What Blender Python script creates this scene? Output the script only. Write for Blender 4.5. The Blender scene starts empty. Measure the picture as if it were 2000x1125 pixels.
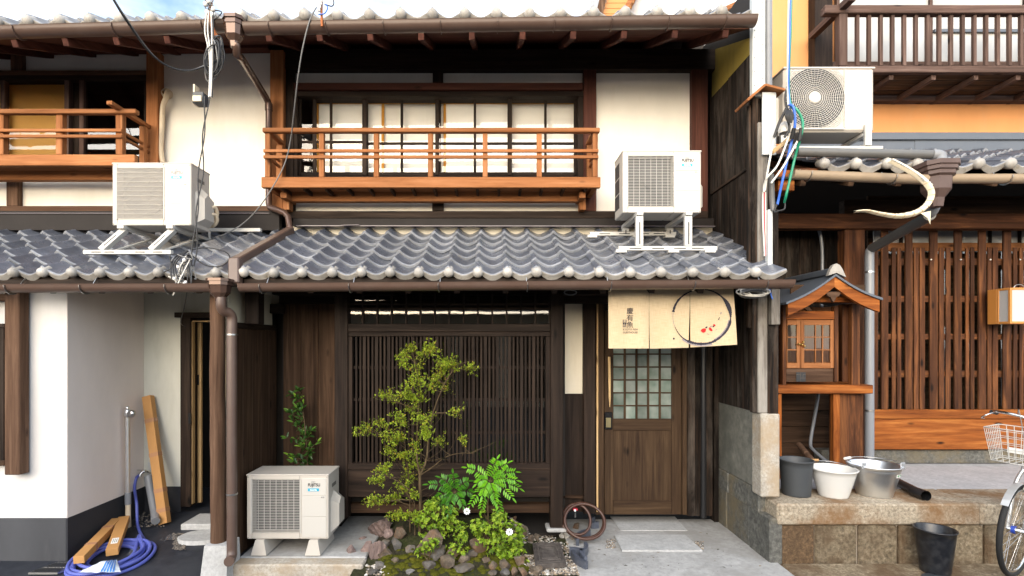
import bpy, math, random
from mathutils import Vector, Matrix, noise
random.seed(7)
R = math.radians
SC = bpy.context.scene
COL = SC.collection

# ------------------------------------------------------------------ camera
F = 1020.0                 # focal length in pixels of a 2000 px wide picture
CX, HY, CH = 965.0, 670.0, 1.75
cam_d = bpy.data.cameras.new('camera')
cam = bpy.data.objects.new('camera', cam_d)
COL.objects.link(cam)
cam.location = (0, 0, CH)
cam.rotation_euler = (R(90), 0, 0)
cam_d.sensor_width = 36
cam_d.lens = 36 * F / 2000
cam_d.shift_x = (1000 - CX) / 2000
cam_d.shift_y = (HY - 562.5) / 2000
cam_d.clip_start = 0.05
cam_d.clip_end = 2000
SC.camera = cam

# ------------------------------------------------------------------ sky, sun, exposure
SUN_EL, SUN_AZ = 19, 196        # azimuth: the direction the light comes from, clockwise from +Y
w = bpy.data.worlds.new('World')
SC.world = w
w.use_nodes = True
nt = w.node_tree
bg = nt.nodes['Background']
sky = nt.nodes.new('ShaderNodeTexSky')
sky.sky_type = 'NISHITA'
sky.sun_disc = False
sky.sun_elevation = R(SUN_EL)
sky.sun_rotation = R(SUN_AZ)
sky.air_density = 1.0
sky.dust_density = 2.0
sky.ozone_density = 1.0
tc = nt.nodes.new('ShaderNodeTexCoord')
mp = nt.nodes.new('ShaderNodeMapping')
mp.inputs['Scale'].default_value = (1, 1, 2.2)
mp.inputs['Location'].default_value = (3.4, 0.2, 0.0)
nz = nt.nodes.new('ShaderNodeTexNoise')
nz.inputs['Scale'].default_value = 1.6
nz.inputs['Detail'].default_value = 7
nz.inputs['Roughness'].default_value = .55
rp = nt.nodes.new('ShaderNodeValToRGB')
rp.color_ramp.elements[0].position = .36
rp.color_ramp.elements[0].color = (0, 0, 0, 1)
rp.color_ramp.elements[1].position = .74
rp.color_ramp.elements[1].color = (1, 1, 1, 1)
mx = nt.nodes.new('ShaderNodeMixRGB')
mx.inputs['Color2'].default_value = (8.5, 8.7, 9.0, 1)
nt.links.new(tc.outputs['Generated'], mp.inputs['Vector'])
nt.links.new(mp.outputs['Vector'], nz.inputs['Vector'])
nt.links.new(nz.outputs['Fac'], rp.inputs['Fac'])
nt.links.new(rp.outputs['Color'], mx.inputs['Fac'])
nt.links.new(sky.outputs['Color'], mx.inputs['Color1'])
nt.links.new(mx.outputs['Color'], bg.inputs['Color'])
bg.inputs['Strength'].default_value = 0.15

sun_d = bpy.data.lights.new('sun', 'SUN')
sun_d.energy = 1.15
sun_d.angle = R(65)
sun_d.color = (1.0, .95, .88)
sun = bpy.data.objects.new('sun', sun_d)
COL.objects.link(sun)
sun.location = (0, -10, 12)
az, el = R(SUN_AZ), R(SUN_EL)
sv = Vector((math.sin(az) * math.cos(el), math.cos(az) * math.cos(el), math.sin(el)))
sun.rotation_euler = (-sv).to_track_quat('-Z', 'Y').to_euler()

SC.view_settings.view_transform = 'Standard'
SC.view_settings.look = 'None'
SC.view_settings.exposure = 1.5
SC.view_settings.gamma = 1
SC.view_settings.use_curve_mapping = False
SC.cycles.use_denoising = True
SC.cycles.max_bounces = 8
SC.cycles.transparent_max_bounces = 12

# ------------------------------------------------------------------ placing helpers
def X(px, D): return (px - CX) * D / F
def Z(py, D): return CH + (HY - py) * D / F
def P(px, py, D): return Vector((X(px, D), D, Z(py, D)))

WL = {}
def wl(o): return WL.get(o.name, Vector((0, 0, 0))) if o else Vector((0, 0, 0))

def thing(name, label, cat, loc, group=None, kind=None):
    o = bpy.data.objects.new(name, None)
    o.empty_display_size = .1
    COL.objects.link(o)
    o.location = loc
    WL[o.name] = Vector(loc)
    tag(o, label, cat, group, kind)
    return o

def tag(o, label=None, cat=None, group=None, kind=None):
    if label: o['label'] = label
    if cat: o['category'] = cat
    if group: o['group'] = group
    if kind: o['kind'] = kind
    return o

class MB:
    def __init__(s): s.v = []; s.f = []; s.m = []; s.sm = []; s.c = []
    def add(s, vs, fs, mi=0, smooth=False, val=None):
        b = len(s.v)
        s.v += [Vector(q) for q in vs]
        for f in fs:
            s.f.append([b + i for i in f]); s.m.append(mi); s.sm.append(smooth); s.c.append(val)
        return s
    def box(s, x0, x1, y0, y1, z0, z1, c=.003, mi=0):
        x0, x1 = min(x0, x1), max(x0, x1); y0, y1 = min(y0, y1), max(y0, y1); z0, z1 = min(z0, z1), max(z0, z1)
        c = min(c, .3 * min(x1 - x0, y1 - y0, z1 - z0))
        return s._cbox(Vector(((x0+x1)/2, (y0+y1)/2, (z0+z1)/2)), Vector((1,0,0)), Vector((0,1,0)), Vector((0,0,1)), (x1-x0)/2, (y1-y0)/2, (z1-z0)/2, c, mi)
    def _cbox(s, o, ex, ey, ez, a, b, h, c, mi=0):
        if c <= 0:
            vs = [o + ex*a*i + ey*b*j + ez*h*k for i in (-1,1) for j in (-1,1) for k in (-1,1)]
            return s.add(vs, [(0,1,3,2),(4,6,7,5),(0,4,5,1),(2,3,7,6),(0,2,6,4),(1,5,7,3)], mi)
        vs = []; idx = {}
        for i in (-1,1):
            for j in (-1,1):
                for k in (-1,1):
                    for ax in range(3):
                        A, B, H = a-c, b-c, h-c
                        if ax == 0: A = a
                        if ax == 1: B = b
                        if ax == 2: H = h
                        idx[(i,j,k,ax)] = len(vs)
                        vs.append(o + ex*A*i + ey*B*j + ez*H*k)
        g = lambda i,j,k,ax: idx[(i,j,k,ax)]
        fs = []
        for q in (-1,1):
            fs.append([g(q,-1,-1,0), g(q,1,-1,0), g(q,1,1,0), g(q,-1,1,0)][::q])
            fs.append([g(-1,q,-1,1), g(-1,q,1,1), g(1,q,1,1), g(1,q,-1,1)][::q])
            fs.append([g(-1,-1,q,2), g(1,-1,q,2), g(1,1,q,2), g(-1,1,q,2)][::q])
        for i in (-1,1):
            for j in (-1,1):
                fs.append([g(i,j,-1,0), g(i,j,-1,1), g(i,j,1,1), g(i,j,1,0)][::i*j])
                fs.append([g(i,-1,j,0), g(i,1,j,0), g(i,1,j,2), g(i,-1,j,2)][::i*j])
                fs.append([g(-1,i,j,1), g(-1,i,j,2), g(1,i,j,2), g(1,i,j,1)][::i*j])
                for k in (-1,1):
                    fs.append([g(i,j,k,0), g(i,j,k,1), g(i,j,k,2)][::i*j*k])
        return s.add(vs, fs, mi)
    def beam(s, p, q, wd, ht, c=.003, up=(0,0,1), mi=0):
        p, q = Vector(p), Vector(q)
        ex = (q - p).normalized()
        u = Vector(up)
        if abs(ex.dot(u)) > .98: u = Vector((0,1,0))
        ey = u.cross(ex).normalized(); ez = ex.cross(ey)
        return s._cbox((p+q)/2, ex, ey, ez, (q-p).length/2, wd/2, ht/2, min(c, .3*min(wd,ht)), mi)
    def tube(s, pts, r, n=8, mi=0, closed=False, caps=True, smooth=True, val=None):
        pts = [Vector(p) for p in pts]
        N = len(pts)
        rs = r if isinstance(r, (list, tuple)) else [r]*N
        vs = []; fs = []
        prev = None
        for i, p in enumerate(pts):
            if closed: t = pts[(i+1) % N] - pts[i-1]
            else: t = pts[min(i+1, N-1)] - pts[max(i-1, 0)]
            t.normalize()
            if prev is None:
                u = Vector((0,0,1)) if abs(t.z) < .9 else Vector((1,0,0))
                u = (u - t*u.dot(t)).normalized()
            else:
                u = prev - t*prev.dot(t)
                u = u.normalized() if u.length > 1e-6 else prev
            prev = u; vv = t.cross(u)
            for k in range(n):
                a = 2*math.pi*k/n
                vs.append(p + (u*math.cos(a) + vv*math.sin(a))*rs[i])
        for i in range(N if closed else N-1):
            for k in range(n):
                j = (i+1) % N
                fs.append((i*n+k, i*n+(k+1)%n, j*n+(k+1)%n, j*n+k))
        s.add(vs, fs, mi, smooth, val)
        if caps and not closed:
            s.add(vs[:n][::-1], [tuple(range(n))], mi, False, val); s.add(vs[-n:], [tuple(range(n))], mi, False, val)
        return s
    def lathe(s, prof, o=(0,0,0), n=24, mi=0, ax='Z', smooth=True, sx=1, sy=1):
        o = Vector(o); vs = []; fs = []
        for (r, h) in prof:
            for k in range(n):
                a = 2*math.pi*k/n
                q = Vector((r*math.cos(a)*sx, r*math.sin(a)*sy, h))
                if ax == 'Y': q = Vector((q.x, h, q.y))
                if ax == 'X': q = Vector((h, q.x, q.y))
                vs.append(o + q)
        for i in range(len(prof)-1):
            for k in range(n):
                fs.append((i*n+k, i*n+(k+1)%n, (i+1)*n+(k+1)%n, (i+1)*n+k))
        return s.add(vs, fs, mi, smooth)
    def prism(s, poly, ext, mi=0):
        """closed outline (list of points) pushed along ext"""
        ext = Vector(ext); n = len(poly); poly = [Vector(p) for p in poly]
        vs = poly + [p + ext for p in poly]
        fs = [tuple(range(n))[::-1], tuple(range(n, 2*n))] + [(i, (i+1)%n, n+(i+1)%n, n+i) for i in range(n)]
        return s.add(vs, fs, mi)
    def grid(s, fn, nu, nv, mi=0, smooth=True):
        vs = [fn(i/nu, j/nv) for j in range(nv+1) for i in range(nu+1)]
        fs = [(j*(nu+1)+i, j*(nu+1)+i+1, (j+1)*(nu+1)+i+1, (j+1)*(nu+1)+i) for j in range(nv) for i in range(nu)]
        return s.add(vs, fs, mi, smooth)
    def build(s, name, mats, parent=None, origin=None, fix=True):
        if not isinstance(mats, (list, tuple)): mats = [mats]
        if origin is None:
            lo = Vector([min(q[i] for q in s.v) for i in range(3)]); hi = Vector([max(q[i] for q in s.v) for i in range(3)])
            origin = (lo+hi)/2
        origin = Vector(origin)
        me = bpy.data.meshes.new(name)
        me.from_pydata([q - origin for q in s.v], [], s.f)
        for mt in mats: me.materials.append(MAT[mt] if isinstance(mt, str) else mt)
        me.polygons.foreach_set('material_index', s.m)
        me.polygons.foreach_set('use_smooth', s.sm)
        if any(c is not None for c in s.c):
            at = me.attributes.new('tint', 'FLOAT', 'FACE')
            at.data.foreach_set('value', [c or 0.0 for c in s.c])
        if fix:
            import bmesh
            bm = bmesh.new(); bm.from_mesh(me)
            bmesh.ops.recalc_face_normals(bm, faces=bm.faces)
            bm.to_mesh(me); bm.free()
        o = bpy.data.objects.new(name, me)
        COL.objects.link(o)
        WL[o.name] = origin
        o.parent = parent
        o.location = origin - wl(parent)
        return o

def copy_part(src, name, parent, world, rot=None):
    o = src.copy(); o.name = name
    COL.objects.link(o); o.parent = parent
    o.location = Vector(world) - wl(parent)
    if rot is not None: o.rotation_euler = rot
    WL[o.name] = Vector(world)
    return o

def pb(name, mat, parent, x0, y0, x1, y1, D, t=.1, c=.003):
    """box whose front face fills the pixel rectangle at depth D; glass is a single sheet"""
    if mat.startswith('glass'):
        return MB().add([P(x0,y0,D), P(x0,y1,D), P(x1,y1,D), P(x1,y0,D)], [(0,1,2,3)]).build(name, mat, parent, fix=False)
    return MB().box(X(x0,D), X(x1,D), D, D+t, Z(y0,D), Z(y1,D), c).build(name, mat, parent)

def wb(name, mat, parent, x0, x1, y0, y1, z0, z1, c=.003):
    return MB().box(x0, x1, y0, y1, z0, z1, c).build(name, mat, parent)

def smooth_path(pts, n=6):
    """Catmull-Rom through the points"""
    pts = [Vector(p) for p in pts]; out = []
    for i in range(len(pts)-1):
        p0 = pts[max(i-1,0)]; p1 = pts[i]; p2 = pts[i+1]; p3 = pts[min(i+2,len(pts)-1)]
        for k in range(n):
            t = k/n
            out.append(.5*((2*p1) + (p2-p0)*t + (2*p0-5*p1+4*p2-p3)*t*t + (3*p1-p0-3*p2+p3)*t**3))
    out.append(pts[-1])
    return out

def cable(pts, r, n=6, sub=6): return MB().tube(smooth_path(pts, sub), r, n)

def text_mesh(txt, size, bold=0.0, extrude=0.0):
    cu = bpy.data.curves.new('lettering', 'FONT')
    cu.body = txt; cu.size = size; cu.align_x = 'CENTER'; cu.align_y = 'CENTER'
    cu.extrude = extrude; cu.offset = bold; cu.resolution_u = 3
    o = bpy.data.objects.new('lettering', cu)
    COL.objects.link(o)
    dg = bpy.context.evaluated_depsgraph_get()
    me = bpy.data.meshes.new_from_object(o.evaluated_get(dg))
    vs = [v.co.copy() for v in me.vertices]; fs = [tuple(p.vertices) for p in me.polygons]
    bpy.data.objects.remove(o); bpy.data.curves.remove(cu); bpy.data.meshes.remove(me)
    return vs, fs

def lettering(txt, size, at, parent, mat, bold=0.0, width=None, fn=None, name='lettering'):
    """flat letters in the XZ plane at a point, facing -Y"""
    vs, fs = text_mesh(txt, size, bold)
    if not vs: return None
    if width:
        w0 = max(v.x for v in vs) - min(v.x for v in vs); k = width/w0
    else: k = 1
    at = Vector(at)
    out = []
    for v in vs:
        q = at + Vector((v.x*k, 0, v.y))
        if fn: q.y = fn(q.x, q.z)
        out.append(q)
    return MB().add(out, fs).build(name, mat, parent)
# ------------------------------------------------------------------ materials
MAT = {}
class N:
    def __init__(s, name):
        s.m = bpy.data.materials.new(name); s.m.use_nodes = True
        s.t = s.m.node_tree; s.b = s.t.nodes['Principled BSDF']; MAT[name] = s.m
        s.out = s.t.nodes['Material Output']
    def n(s, ty, **kw):
        x = s.t.nodes.new(ty)
        for k, v in kw.items():
            if k in x.inputs: x.inputs[k].default_value = v
            else: setattr(x, k, v)
        return x
    def l(s, a, b): s.t.links.new(a, b)
    def coords(s, scale, rnd=True, kind='Object'):
        c = s.n('ShaderNodeTexCoord'); src = c.outputs[kind]
        if rnd:
            oi = s.n('ShaderNodeObjectInfo')
            m = s.n('ShaderNodeMath', operation='MULTIPLY'); m.inputs[1].default_value = 37.0
            s.l(oi.outputs['Random'], m.inputs[0])
            a = s.n('ShaderNodeVectorMath', operation='ADD')
            s.l(src, a.inputs[0]); s.l(m.outputs[0], a.inputs[1]); src = a.outputs[0]
        mp = s.n('ShaderNodeMapping'); mp.inputs['Scale'].default_value = scale
        s.l(src, mp.inputs['Vector'])
        return mp.outputs[0]
    def noise(s, vec, scale=1, detail=5, rough=.6, dist=0):
        x = s.n('ShaderNodeTexNoise', Scale=scale, Detail=detail, Roughness=rough, Distortion=dist)
        s.l(vec, x.inputs['Vector']); return x.outputs['Fac']
    def ramp(s, fac, stops):
        r = s.n('ShaderNodeValToRGB')
        e = r.color_ramp.elements
        while len(e) < len(stops): e.new(.5)
        for i, (p, c) in enumerate(stops):
            e[i].position = p
            c = c if isinstance(c, (tuple, list)) else (c, c, c)
            e[i].color = (*c[:3], 1)
        s.l(fac, r.inputs['Fac']); return r.outputs['Color']
    def mix(s, fac, a, b, blend='MIX'):
        x = s.n('ShaderNodeMixRGB', blend_type=blend)
        for v, i in ((fac, 'Fac'), (a, 'Color1'), (b, 'Color2')):
            if hasattr(v, 'links'): s.l(v, x.inputs[i])
            else: x.inputs[i].default_value = (*v, 1) if isinstance(v, tuple) else v
        return x.outputs[0]
    def vary(s, col, amt):
        oi = s.n('ShaderNodeObjectInfo')
        mr = s.n('ShaderNodeMapRange'); mr.inputs['To Min'].default_value = 1-amt; mr.inputs['To Max'].default_value = 1+amt
        s.l(oi.outputs['Random'], mr.inputs['Value'])
        h = s.n('ShaderNodeHueSaturation'); s.l(col, h.inputs['Color']); s.l(mr.outputs[0], h.inputs['Value'])
        return h.outputs['Color']
    def bump(s, h, strength=.3, dist=.004):
        b = s.n('ShaderNodeBump', Strength=strength, Distance=dist)
        s.l(h, b.inputs['Height']); s.l(b.outputs[0], s.b.inputs['Normal'])
    def fin(s, col=None, rough=.6, metal=0, spec=.5):
        if col is not None:
            if hasattr(col, 'links'): s.l(col, s.b.inputs['Base Color'])
            else: s.b.inputs['Base Color'].default_value = (*col, 1)
        if hasattr(rough, 'links'): s.l(rough, s.b.inputs['Roughness'])
        else: s.b.inputs['Roughness'].default_value = rough
        s.b.inputs['Metallic'].default_value = metal
        s.b.inputs['Specular IOR Level'].default_value = spec
        return s.m

def wood(name, dark, mid, light, ax='Z', across=26, along=1.3, rough=.6, grey=0, greyc=(.25,.24,.22), var=.14, bump=.35):
    s = N(name)
    sc = {'X': (along, across, across), 'Y': (across, along, across), 'Z': (across, across, along)}[ax]
    v = s.coords(sc)
    a = s.noise(v, 1, 6, .65, .5)
    sc2 = {'X': (.9, 4, 4), 'Y': (4, .9, 4), 'Z': (4, 4, .9)}[ax]
    v2 = s.coords(sc2)
    b = s.noise(v2, 1, 4, .6, 1.2)
    col = s.ramp(a, [(.3, dark), (.5, mid), (.72, light)])
    col = s.mix(s.ramp(b, [(.35, 0.0), (.68, .55)]), col, s.ramp(b, [(.3, dark), (.8, tuple(.75*q for q in mid))]), 'MIX')
    # knots: rare dark spots
    vk = s.n('ShaderNodeTexVoronoi', Scale=1.0); s.l(s.coords({'X': (2.2,6,6), 'Y': (6,2.2,6), 'Z': (6,6,2.2)}[ax]), vk.inputs['Vector'])
    kn = s.ramp(vk.outputs['Distance'], [(.05, 1.0), (.13, 0.0)])
    col = s.mix(kn, col, tuple(.35*q for q in dark))
    if grey:
        v3 = s.coords(sc2); g = s.noise(v3, 1.7, 5, .7, .3)
        col = s.mix(s.ramp(g, [(.5 - .25*grey, 0.0), (.75 - .2*grey, 1.0)]), col, greyc)
    col = s.vary(col, var)
    s.bump(a, bump, .004)
    s.fin(col, s.ramp(a, [(.3, rough+.25), (.7, rough+.05)]), 0, .16)

for ax in 'XYZ':
    wood('cedar_'+ax, (.16,.058,.02), (.31,.125,.046), (.42,.19,.08), ax, rough=.55)            # fresh orange balcony timber
    wood('redbrown_'+ax, (.045,.016,.011), (.075,.026,.018), (.12,.045,.028), ax, rough=.5)     # stained beams
    wood('dark_'+ax, (.009,.006,.0045), (.022,.0135,.0095), (.045,.028,.019), ax, rough=.5)        # near black timber
    wood('darkbrown_'+ax, (.02,.011,.006), (.055,.030,.017), (.11,.063,.035), ax, rough=.55)   # brown planks
    wood('postbrown_'+ax, (.045,.025,.016), (.105,.06,.038), (.19,.115,.075), ax, rough=.75, bump=.6)
    wood('weather_'+ax, (.05,.042,.036), (.16,.14,.12), (.34,.31,.27), ax, rough=.8, grey=.4, greyc=(.3,.28,.25))
    wood('char_'+ax, (.006,.005,.0045), (.019,.014,.011), (.08,.045,.028), ax, rough=.75, grey=.1, greyc=(.085,.07,.058), var=.3)
    wood('orange_'+ax, (.06,.015,.004), (.28,.082,.015), (.50,.19,.045), ax, rough=.45, across=18)   # worn lattice cedar
    wood('latt_'+ax, (.022,.008,.004), (.085,.032,.013), (.25,.095,.03), ax, rough=.45, across=18, var=.3)
    wood('door_'+ax, (.022,.012,.007), (.054,.031,.016), (.10,.062,.032), ax, rough=.5, var=.06)
    wood('pale_'+ax, (.42,.27,.13), (.55,.37,.18), (.66,.47,.26), ax, rough=.55, var=.08)
    wood('greybrown_'+ax, (.045,.03,.024), (.10,.062,.05), (.17,.115,.095), ax, rough=.7, var=.1)   # old purple-brown rail
    wood('shoji_'+ax, (.45,.2,.03), (.55,.27,.045), (.6,.32,.07), ax, rough=.6, var=.04)

def plaster(name, c, var=.06, rough=.9, bump=.12, stain=None):
    s = N(name)
    v = s.coords((1,1,.45)); a = s.noise(v, 2.2, 6, .6)
    v2 = s.coords((60,60,60)); b = s.noise(v2, 1, 4, .6)
    lo = tuple(q*(1-var*1.6) for q in c); hi = tuple(min(1, q*(1+var)) for q in c)
    col = s.ramp(a, [(.3, lo), (.7, hi)])
    if stain:
        d = s.noise(s.coords((3,3,.7)), 1.5, 6, .65)
        col = s.mix(s.ramp(d, [(.52, 0.0), (.78, .8)]), col, stain)
    s.bump(b, bump, .003); s.fin(col, rough, 0, .25)
plaster('plaster', (.80,.77,.70), .05, stain=(.74,.69,.60))
plaster('plaster_white', (.60,.59,.58), .07, stain=(.54,.53,.51))
plaster('plaster_bounce', (.74,.67,.63), .05)  # side wall: pinkish light reflected off the wood put into the plaster colour
plaster('plaster_grey', (.56,.56,.50), .08, stain=(.44,.44,.38))
plaster('plaster_cream', (.62,.55,.42))
plaster('plaster_aged', (.68,.63,.52), stain=(.55,.49,.37))
plaster('plaster_yellow', (.36,.27,.055), .15, stain=(.16,.13,.05))
plaster('plaster_orange', (.62,.29,.115), .06, stain=(.56,.30,.14))
plaster('skirting', (.062,.064,.070), .15, .8, stain=(.1,.1,.105))
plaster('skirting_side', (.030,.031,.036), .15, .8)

def plain(name, c, rough=.5, metal=0, var=0, spec=.5, dirt=0, dirtc=(.2,.17,.13), dscale=6):
    s = N(name); col = c
    if dirt:
        a = s.noise(s.coords((1,1,1)), dscale, 6, .65)
        col = s.mix(s.ramp(a, [(.45, 0.0), (.8, dirt)]), c, dirtc)
    if var:
        if not hasattr(col, 'links'):
            rgb = s.n('ShaderNodeRGB'); rgb.outputs[0].default_value = (*c, 1); col = rgb.outputs[0]
        col = s.vary(col, var)
    s.fin(col, rough, metal, spec)
plain('black', (.006,.006,.006), .8)
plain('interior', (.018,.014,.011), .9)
plain('gutter', (.088,.054,.041), .4, dirt=.35, dirtc=(.13,.10,.085))
plain('gutter_shiny', (.10,.06,.045), .14, .35)
plain('gutter_beige', (.36,.28,.20), .35, dirt=.4, dirtc=(.2,.16,.12))
plain('hopper_brown', (.075,.045,.038), .55, dirt=.4, dirtc=(.14,.1,.09))
plain('steel', (.5,.5,.5), .3, 1.0)
plain('galvanised', (.78,.79,.80), .36, 1.0, dirt=.4, dirtc=(.42,.42,.42))
plain('white_steel', (.50,.49,.46), .4, dirt=.35, dirtc=(.5,.45,.38), dscale=14)
plain('ac_white', (.50,.475,.425), .38, dirt=.25, dirtc=(.58,.53,.45))
plain('ac_white2', (.48,.445,.395), .38, dirt=.25, dirtc=(.60,.55,.48))
plain('ac_panel', (.51,.49,.45), .34)
plain('ac_dark', (.035,.035,.036), .6)
plain('ac_mid', (.13,.12,.105), .7)
plain('ink', (.01,.01,.012), .8)
plain('logo_grey', (.10,.10,.11), .5)
plain('logo_blue', (.02,.33,.50), .4)
plain('logo_white', (.8,.82,.82), .5)
plain('flashing', (.013,.010,.009), .6, spec=.2, dirt=.3, dirtc=(.035,.03,.027))
plain('flashing_edge', (.14,.12,.135), .35)
plain('flashing_blue', (.085,.10,.125), .45, dirt=.3, dirtc=(.13,.14,.16))
plain('sheet_white', (.50,.52,.51), .5, dirt=.35, dirtc=(.42,.42,.40))
plain('pipe_grey', (.20,.21,.225), .4, dirt=.35, dirtc=(.13,.12,.12))
plain('pipe_darkgrey', (.10,.10,.098), .45, dirt=.3, dirtc=(.16,.14,.12))
plain('pipe_lead', (.21,.225,.25), .35, dirt=.3, dirtc=(.24,.24,.25))
plain('pipe_black', (.014,.014,.015), .35)
plain('wire_black', (.012,.012,.013), .5)
plain('wire_white', (.62,.60,.55), .5)
plain('wire_grey', (.16,.16,.16), .5)
plain('wire_blue', (.035,.13,.55), .4)
plain('wire_green', (.01,.22,.12), .4)
plain('wire_red', (.5,.03,.06), .4)
plain('porcelain', (.7,.68,.64), .25)
plain('rust', (.33,.10,.025), .8, dirt=.6, dirtc=(.18,.06,.02))
plain('beige_pipe', (.66,.55,.40), .5, dirt=.3, dirtc=(.5,.4,.27))
plain('duct_tape', (.66,.58,.43), .5, dirt=.6, dirtc=(.42,.33,.2))
plain('hose_blue', (.085,.11,.42), .4, dirt=.4, dirtc=(.14,.15,.33), dscale=9)
plain('hose_brown', (.065,.028,.017), .35)
plain('card', (.45,.23,.075), .7, dirt=.25, dirtc=(.34,.16,.05))
plain('card_side', (.55,.29,.10), .7)
plain('card_tape', (.42,.22,.12), .2)
plain('label_white', (.75,.74,.70), .6)
plain('bag_blue', (.05,.22,.62), .35)
plain('bag_white', (.65,.71,.78), .35)
plain('enamel_white', (.62,.61,.58), .22, dirt=.2, dirtc=(.6,.58,.52))
plain('plastic_grey', (.045,.05,.055), .55, dirt=.3, dirtc=(.08,.08,.08))
plain('plastic_black', (.009,.010,.013), .3, dirt=.12, dirtc=(.25,.25,.25), dscale=18)
plain('water', (.02,.03,.03), .03)
plain('handle_wood', (.42,.24,.10), .5)
plain('tyre', (.012,.012,.012), .8)
plain('chrome', (.75,.75,.75), .14, 1.0)
plain('silver_paint', (.58,.58,.57), .3, .6)
plain('lamp_glass', (.7,.68,.58), .1)
plain('lantern_paper', (.45,.45,.45), .5)
plain('lantern_wood', (.52,.22,.05), .5)
plain('paper_white', (.83,.82,.79), .8)
plain('paper_gold', (.52,.30,.075), .7, dirt=.3, dirtc=(.45,.27,.09))
plain('curtain', (.7,.71,.72), .8)
plain('brass', (.55,.40,.15), .3, 1.0)
plain('lock_black', (.012,.012,.013), .2)
plain('lock_brass', (.42,.36,.2), .3, .8)
plain('noren_print', (.025,.022,.035), .9)
plain('noren_wash', (.30,.26,.26), .9)
plain('noren_red', (.50,.012,.014), .9)
plain('plaque', (.02,.021,.023), .6)
plain('bark_leaf', (.2,.09,.03), .8)
plain('flower', (.88,.88,.86), .6)
plain('pink_bud', (.75,.42,.30), .6)
plain('red_paint', (.45,.03,.05), .4)
plain('blue_paint', (.02,.06,.4), .3)
plain('sticker_green', (.05,.3,.1), .5)

def tile_mat(name, lo, hi, rough=.34, moss=0):
    s = N(name)
    a = s.noise(s.coords((1,1,1)), 9, 6, .65); b = s.noise(s.coords((1,1,1)), 60, 4, .6)
    col = s.ramp(a, [(.3, lo), (.7, hi)])
    if moss:
        g = s.noise(s.coords((1,1,1)), 22, 6, .7)
        col = s.mix(s.ramp(g, [(.55, 0.0), (.72, moss)]), col, (.16,.13,.08))
    col = s.vary(col, .22)
    s.bump(b, .12, .002)
    s.fin(col, s.ramp(a, [(.3, rough+.12), (.7, rough-.06)]), 0, .6)
tile_mat('tile', (.058,.065,.083), (.118,.129,.156), .28, .25)
tile_mat('tile_rim', (.13,.14,.16), (.27,.28,.30), .4, .4)  # pale front rim: worn lip, with the edge highlight put into its colour
tile_mat('tile_old', (.10,.10,.11), (.2,.195,.19), .45, .5)
tile_mat('tile_end', (.24,.228,.21), (.39,.37,.34), .5, .7)
tile_mat('tile_flat', (.05,.06,.08), (.10,.11,.14), .3)

def stone(name, c0, c1, c2, scale=40, rough=.85, bump=.5, dist=.006, stain=None, stscale=3, var=.12):
    s = N(name)
    a = s.noise(s.coords((1,1,1)), scale, 8, .7); b = s.noise(s.coords((1,1,1)), scale*.16, 5, .6)
    col = s.ramp(a, [(.32, c0), (.5, c1), (.7, c2)])
    col = s.mix(s.ramp(b, [(.35, .0), (.7, .45)]), col, tuple(.55*q for q in c1))
    if stain:
        d = s.noise(s.coords((1,1,1)), stscale, 5, .65)
        col = s.mix(s.ramp(d, [(.45, 0.0), (.62, .85)]), col, stain)
    col = s.vary(col, var)
    s.bump(a, bump, dist); s.fin(col, rough, 0, .3)
stone('granite', (.12,.10,.075), (.33,.275,.20), (.55,.48,.38), 45, stain=(.17,.085,.03), stscale=2.2)
stone('granite_block', (.085,.068,.045), (.23,.18,.115), (.44,.36,.25), 38, bump=1.0, dist=.012, stain=(.10,.06,.03), stscale=2.5, var=.2)
stone('granite_rust', (.05,.032,.018), (.13,.08,.042), (.27,.175,.095), 38, bump=1.0, dist=.012)
stone('granite_pale', (.26,.23,.19), (.42,.38,.32), (.55,.51,.45), 50, bump=.3, stain=(.35,.27,.18))
stone('side_block', (.05,.05,.045), (.12,.118,.105), (.22,.215,.19), 30, bump=.8, dist=.01, stain=(.16,.13,.08), stscale=2.6)
stone('concrete', (.31,.305,.295), (.41,.405,.39), (.49,.48,.465), 22, .85, .3, .003, stain=(.29,.28,.26), stscale=2.4, var=.03)
stone('concrete_wet', (.13,.13,.115), (.21,.205,.175), (.29,.28,.235), 12, .8, .2, .003, stain=(.10,.10,.085), stscale=1.6)
stone('concrete_pale', (.36,.36,.355), (.45,.45,.44), (.54,.54,.53), 40, .85, .2, .002, var=.03)
stone('plat_floor', (.33,.32,.315), (.42,.41,.41), (.50,.49,.485), 30, .8, .2, .002)
stone('asphalt', (.03,.03,.032), (.055,.055,.06), (.085,.085,.09), 120, .9, .5, .004)
stone('tarp', (.014,.016,.022), (.024,.027,.036), (.045,.05,.062), 14, .5, .25, .004, stain=(.04,.043,.05), stscale=1.5)
stone('rock_brown', (.05,.04,.03), (.14,.11,.08), (.28,.22,.165), 14, .85, .9, .014, stain=(.16,.09,.05), stscale=5, var=.3)
stone('rock_grey', (.06,.058,.055), (.15,.14,.13), (.28,.265,.24), 14, .85, .8, .012, stain=(.12,.09,.06), stscale=5, var=.3)
stone('rock_pink', (.08,.055,.048), (.22,.155,.135), (.40,.30,.265), 16, .8, .9, .012, stain=(.15,.11,.10), stscale=6, var=.2)
stone('rock_white', (.3,.29,.26), (.5,.48,.44), (.66,.64,.6), 16, .85, .6, .008)
stone('soil', (.015,.012,.006), (.035,.03,.014), (.08,.065,.04), 35, .95, 1.0, .02, stain=(.035,.045,.008), stscale=3.5, var=0)
stone('cover_stone', (.05,.042,.038), (.10,.085,.075), (.16,.14,.125), 18, .75, .5, .005)

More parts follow.
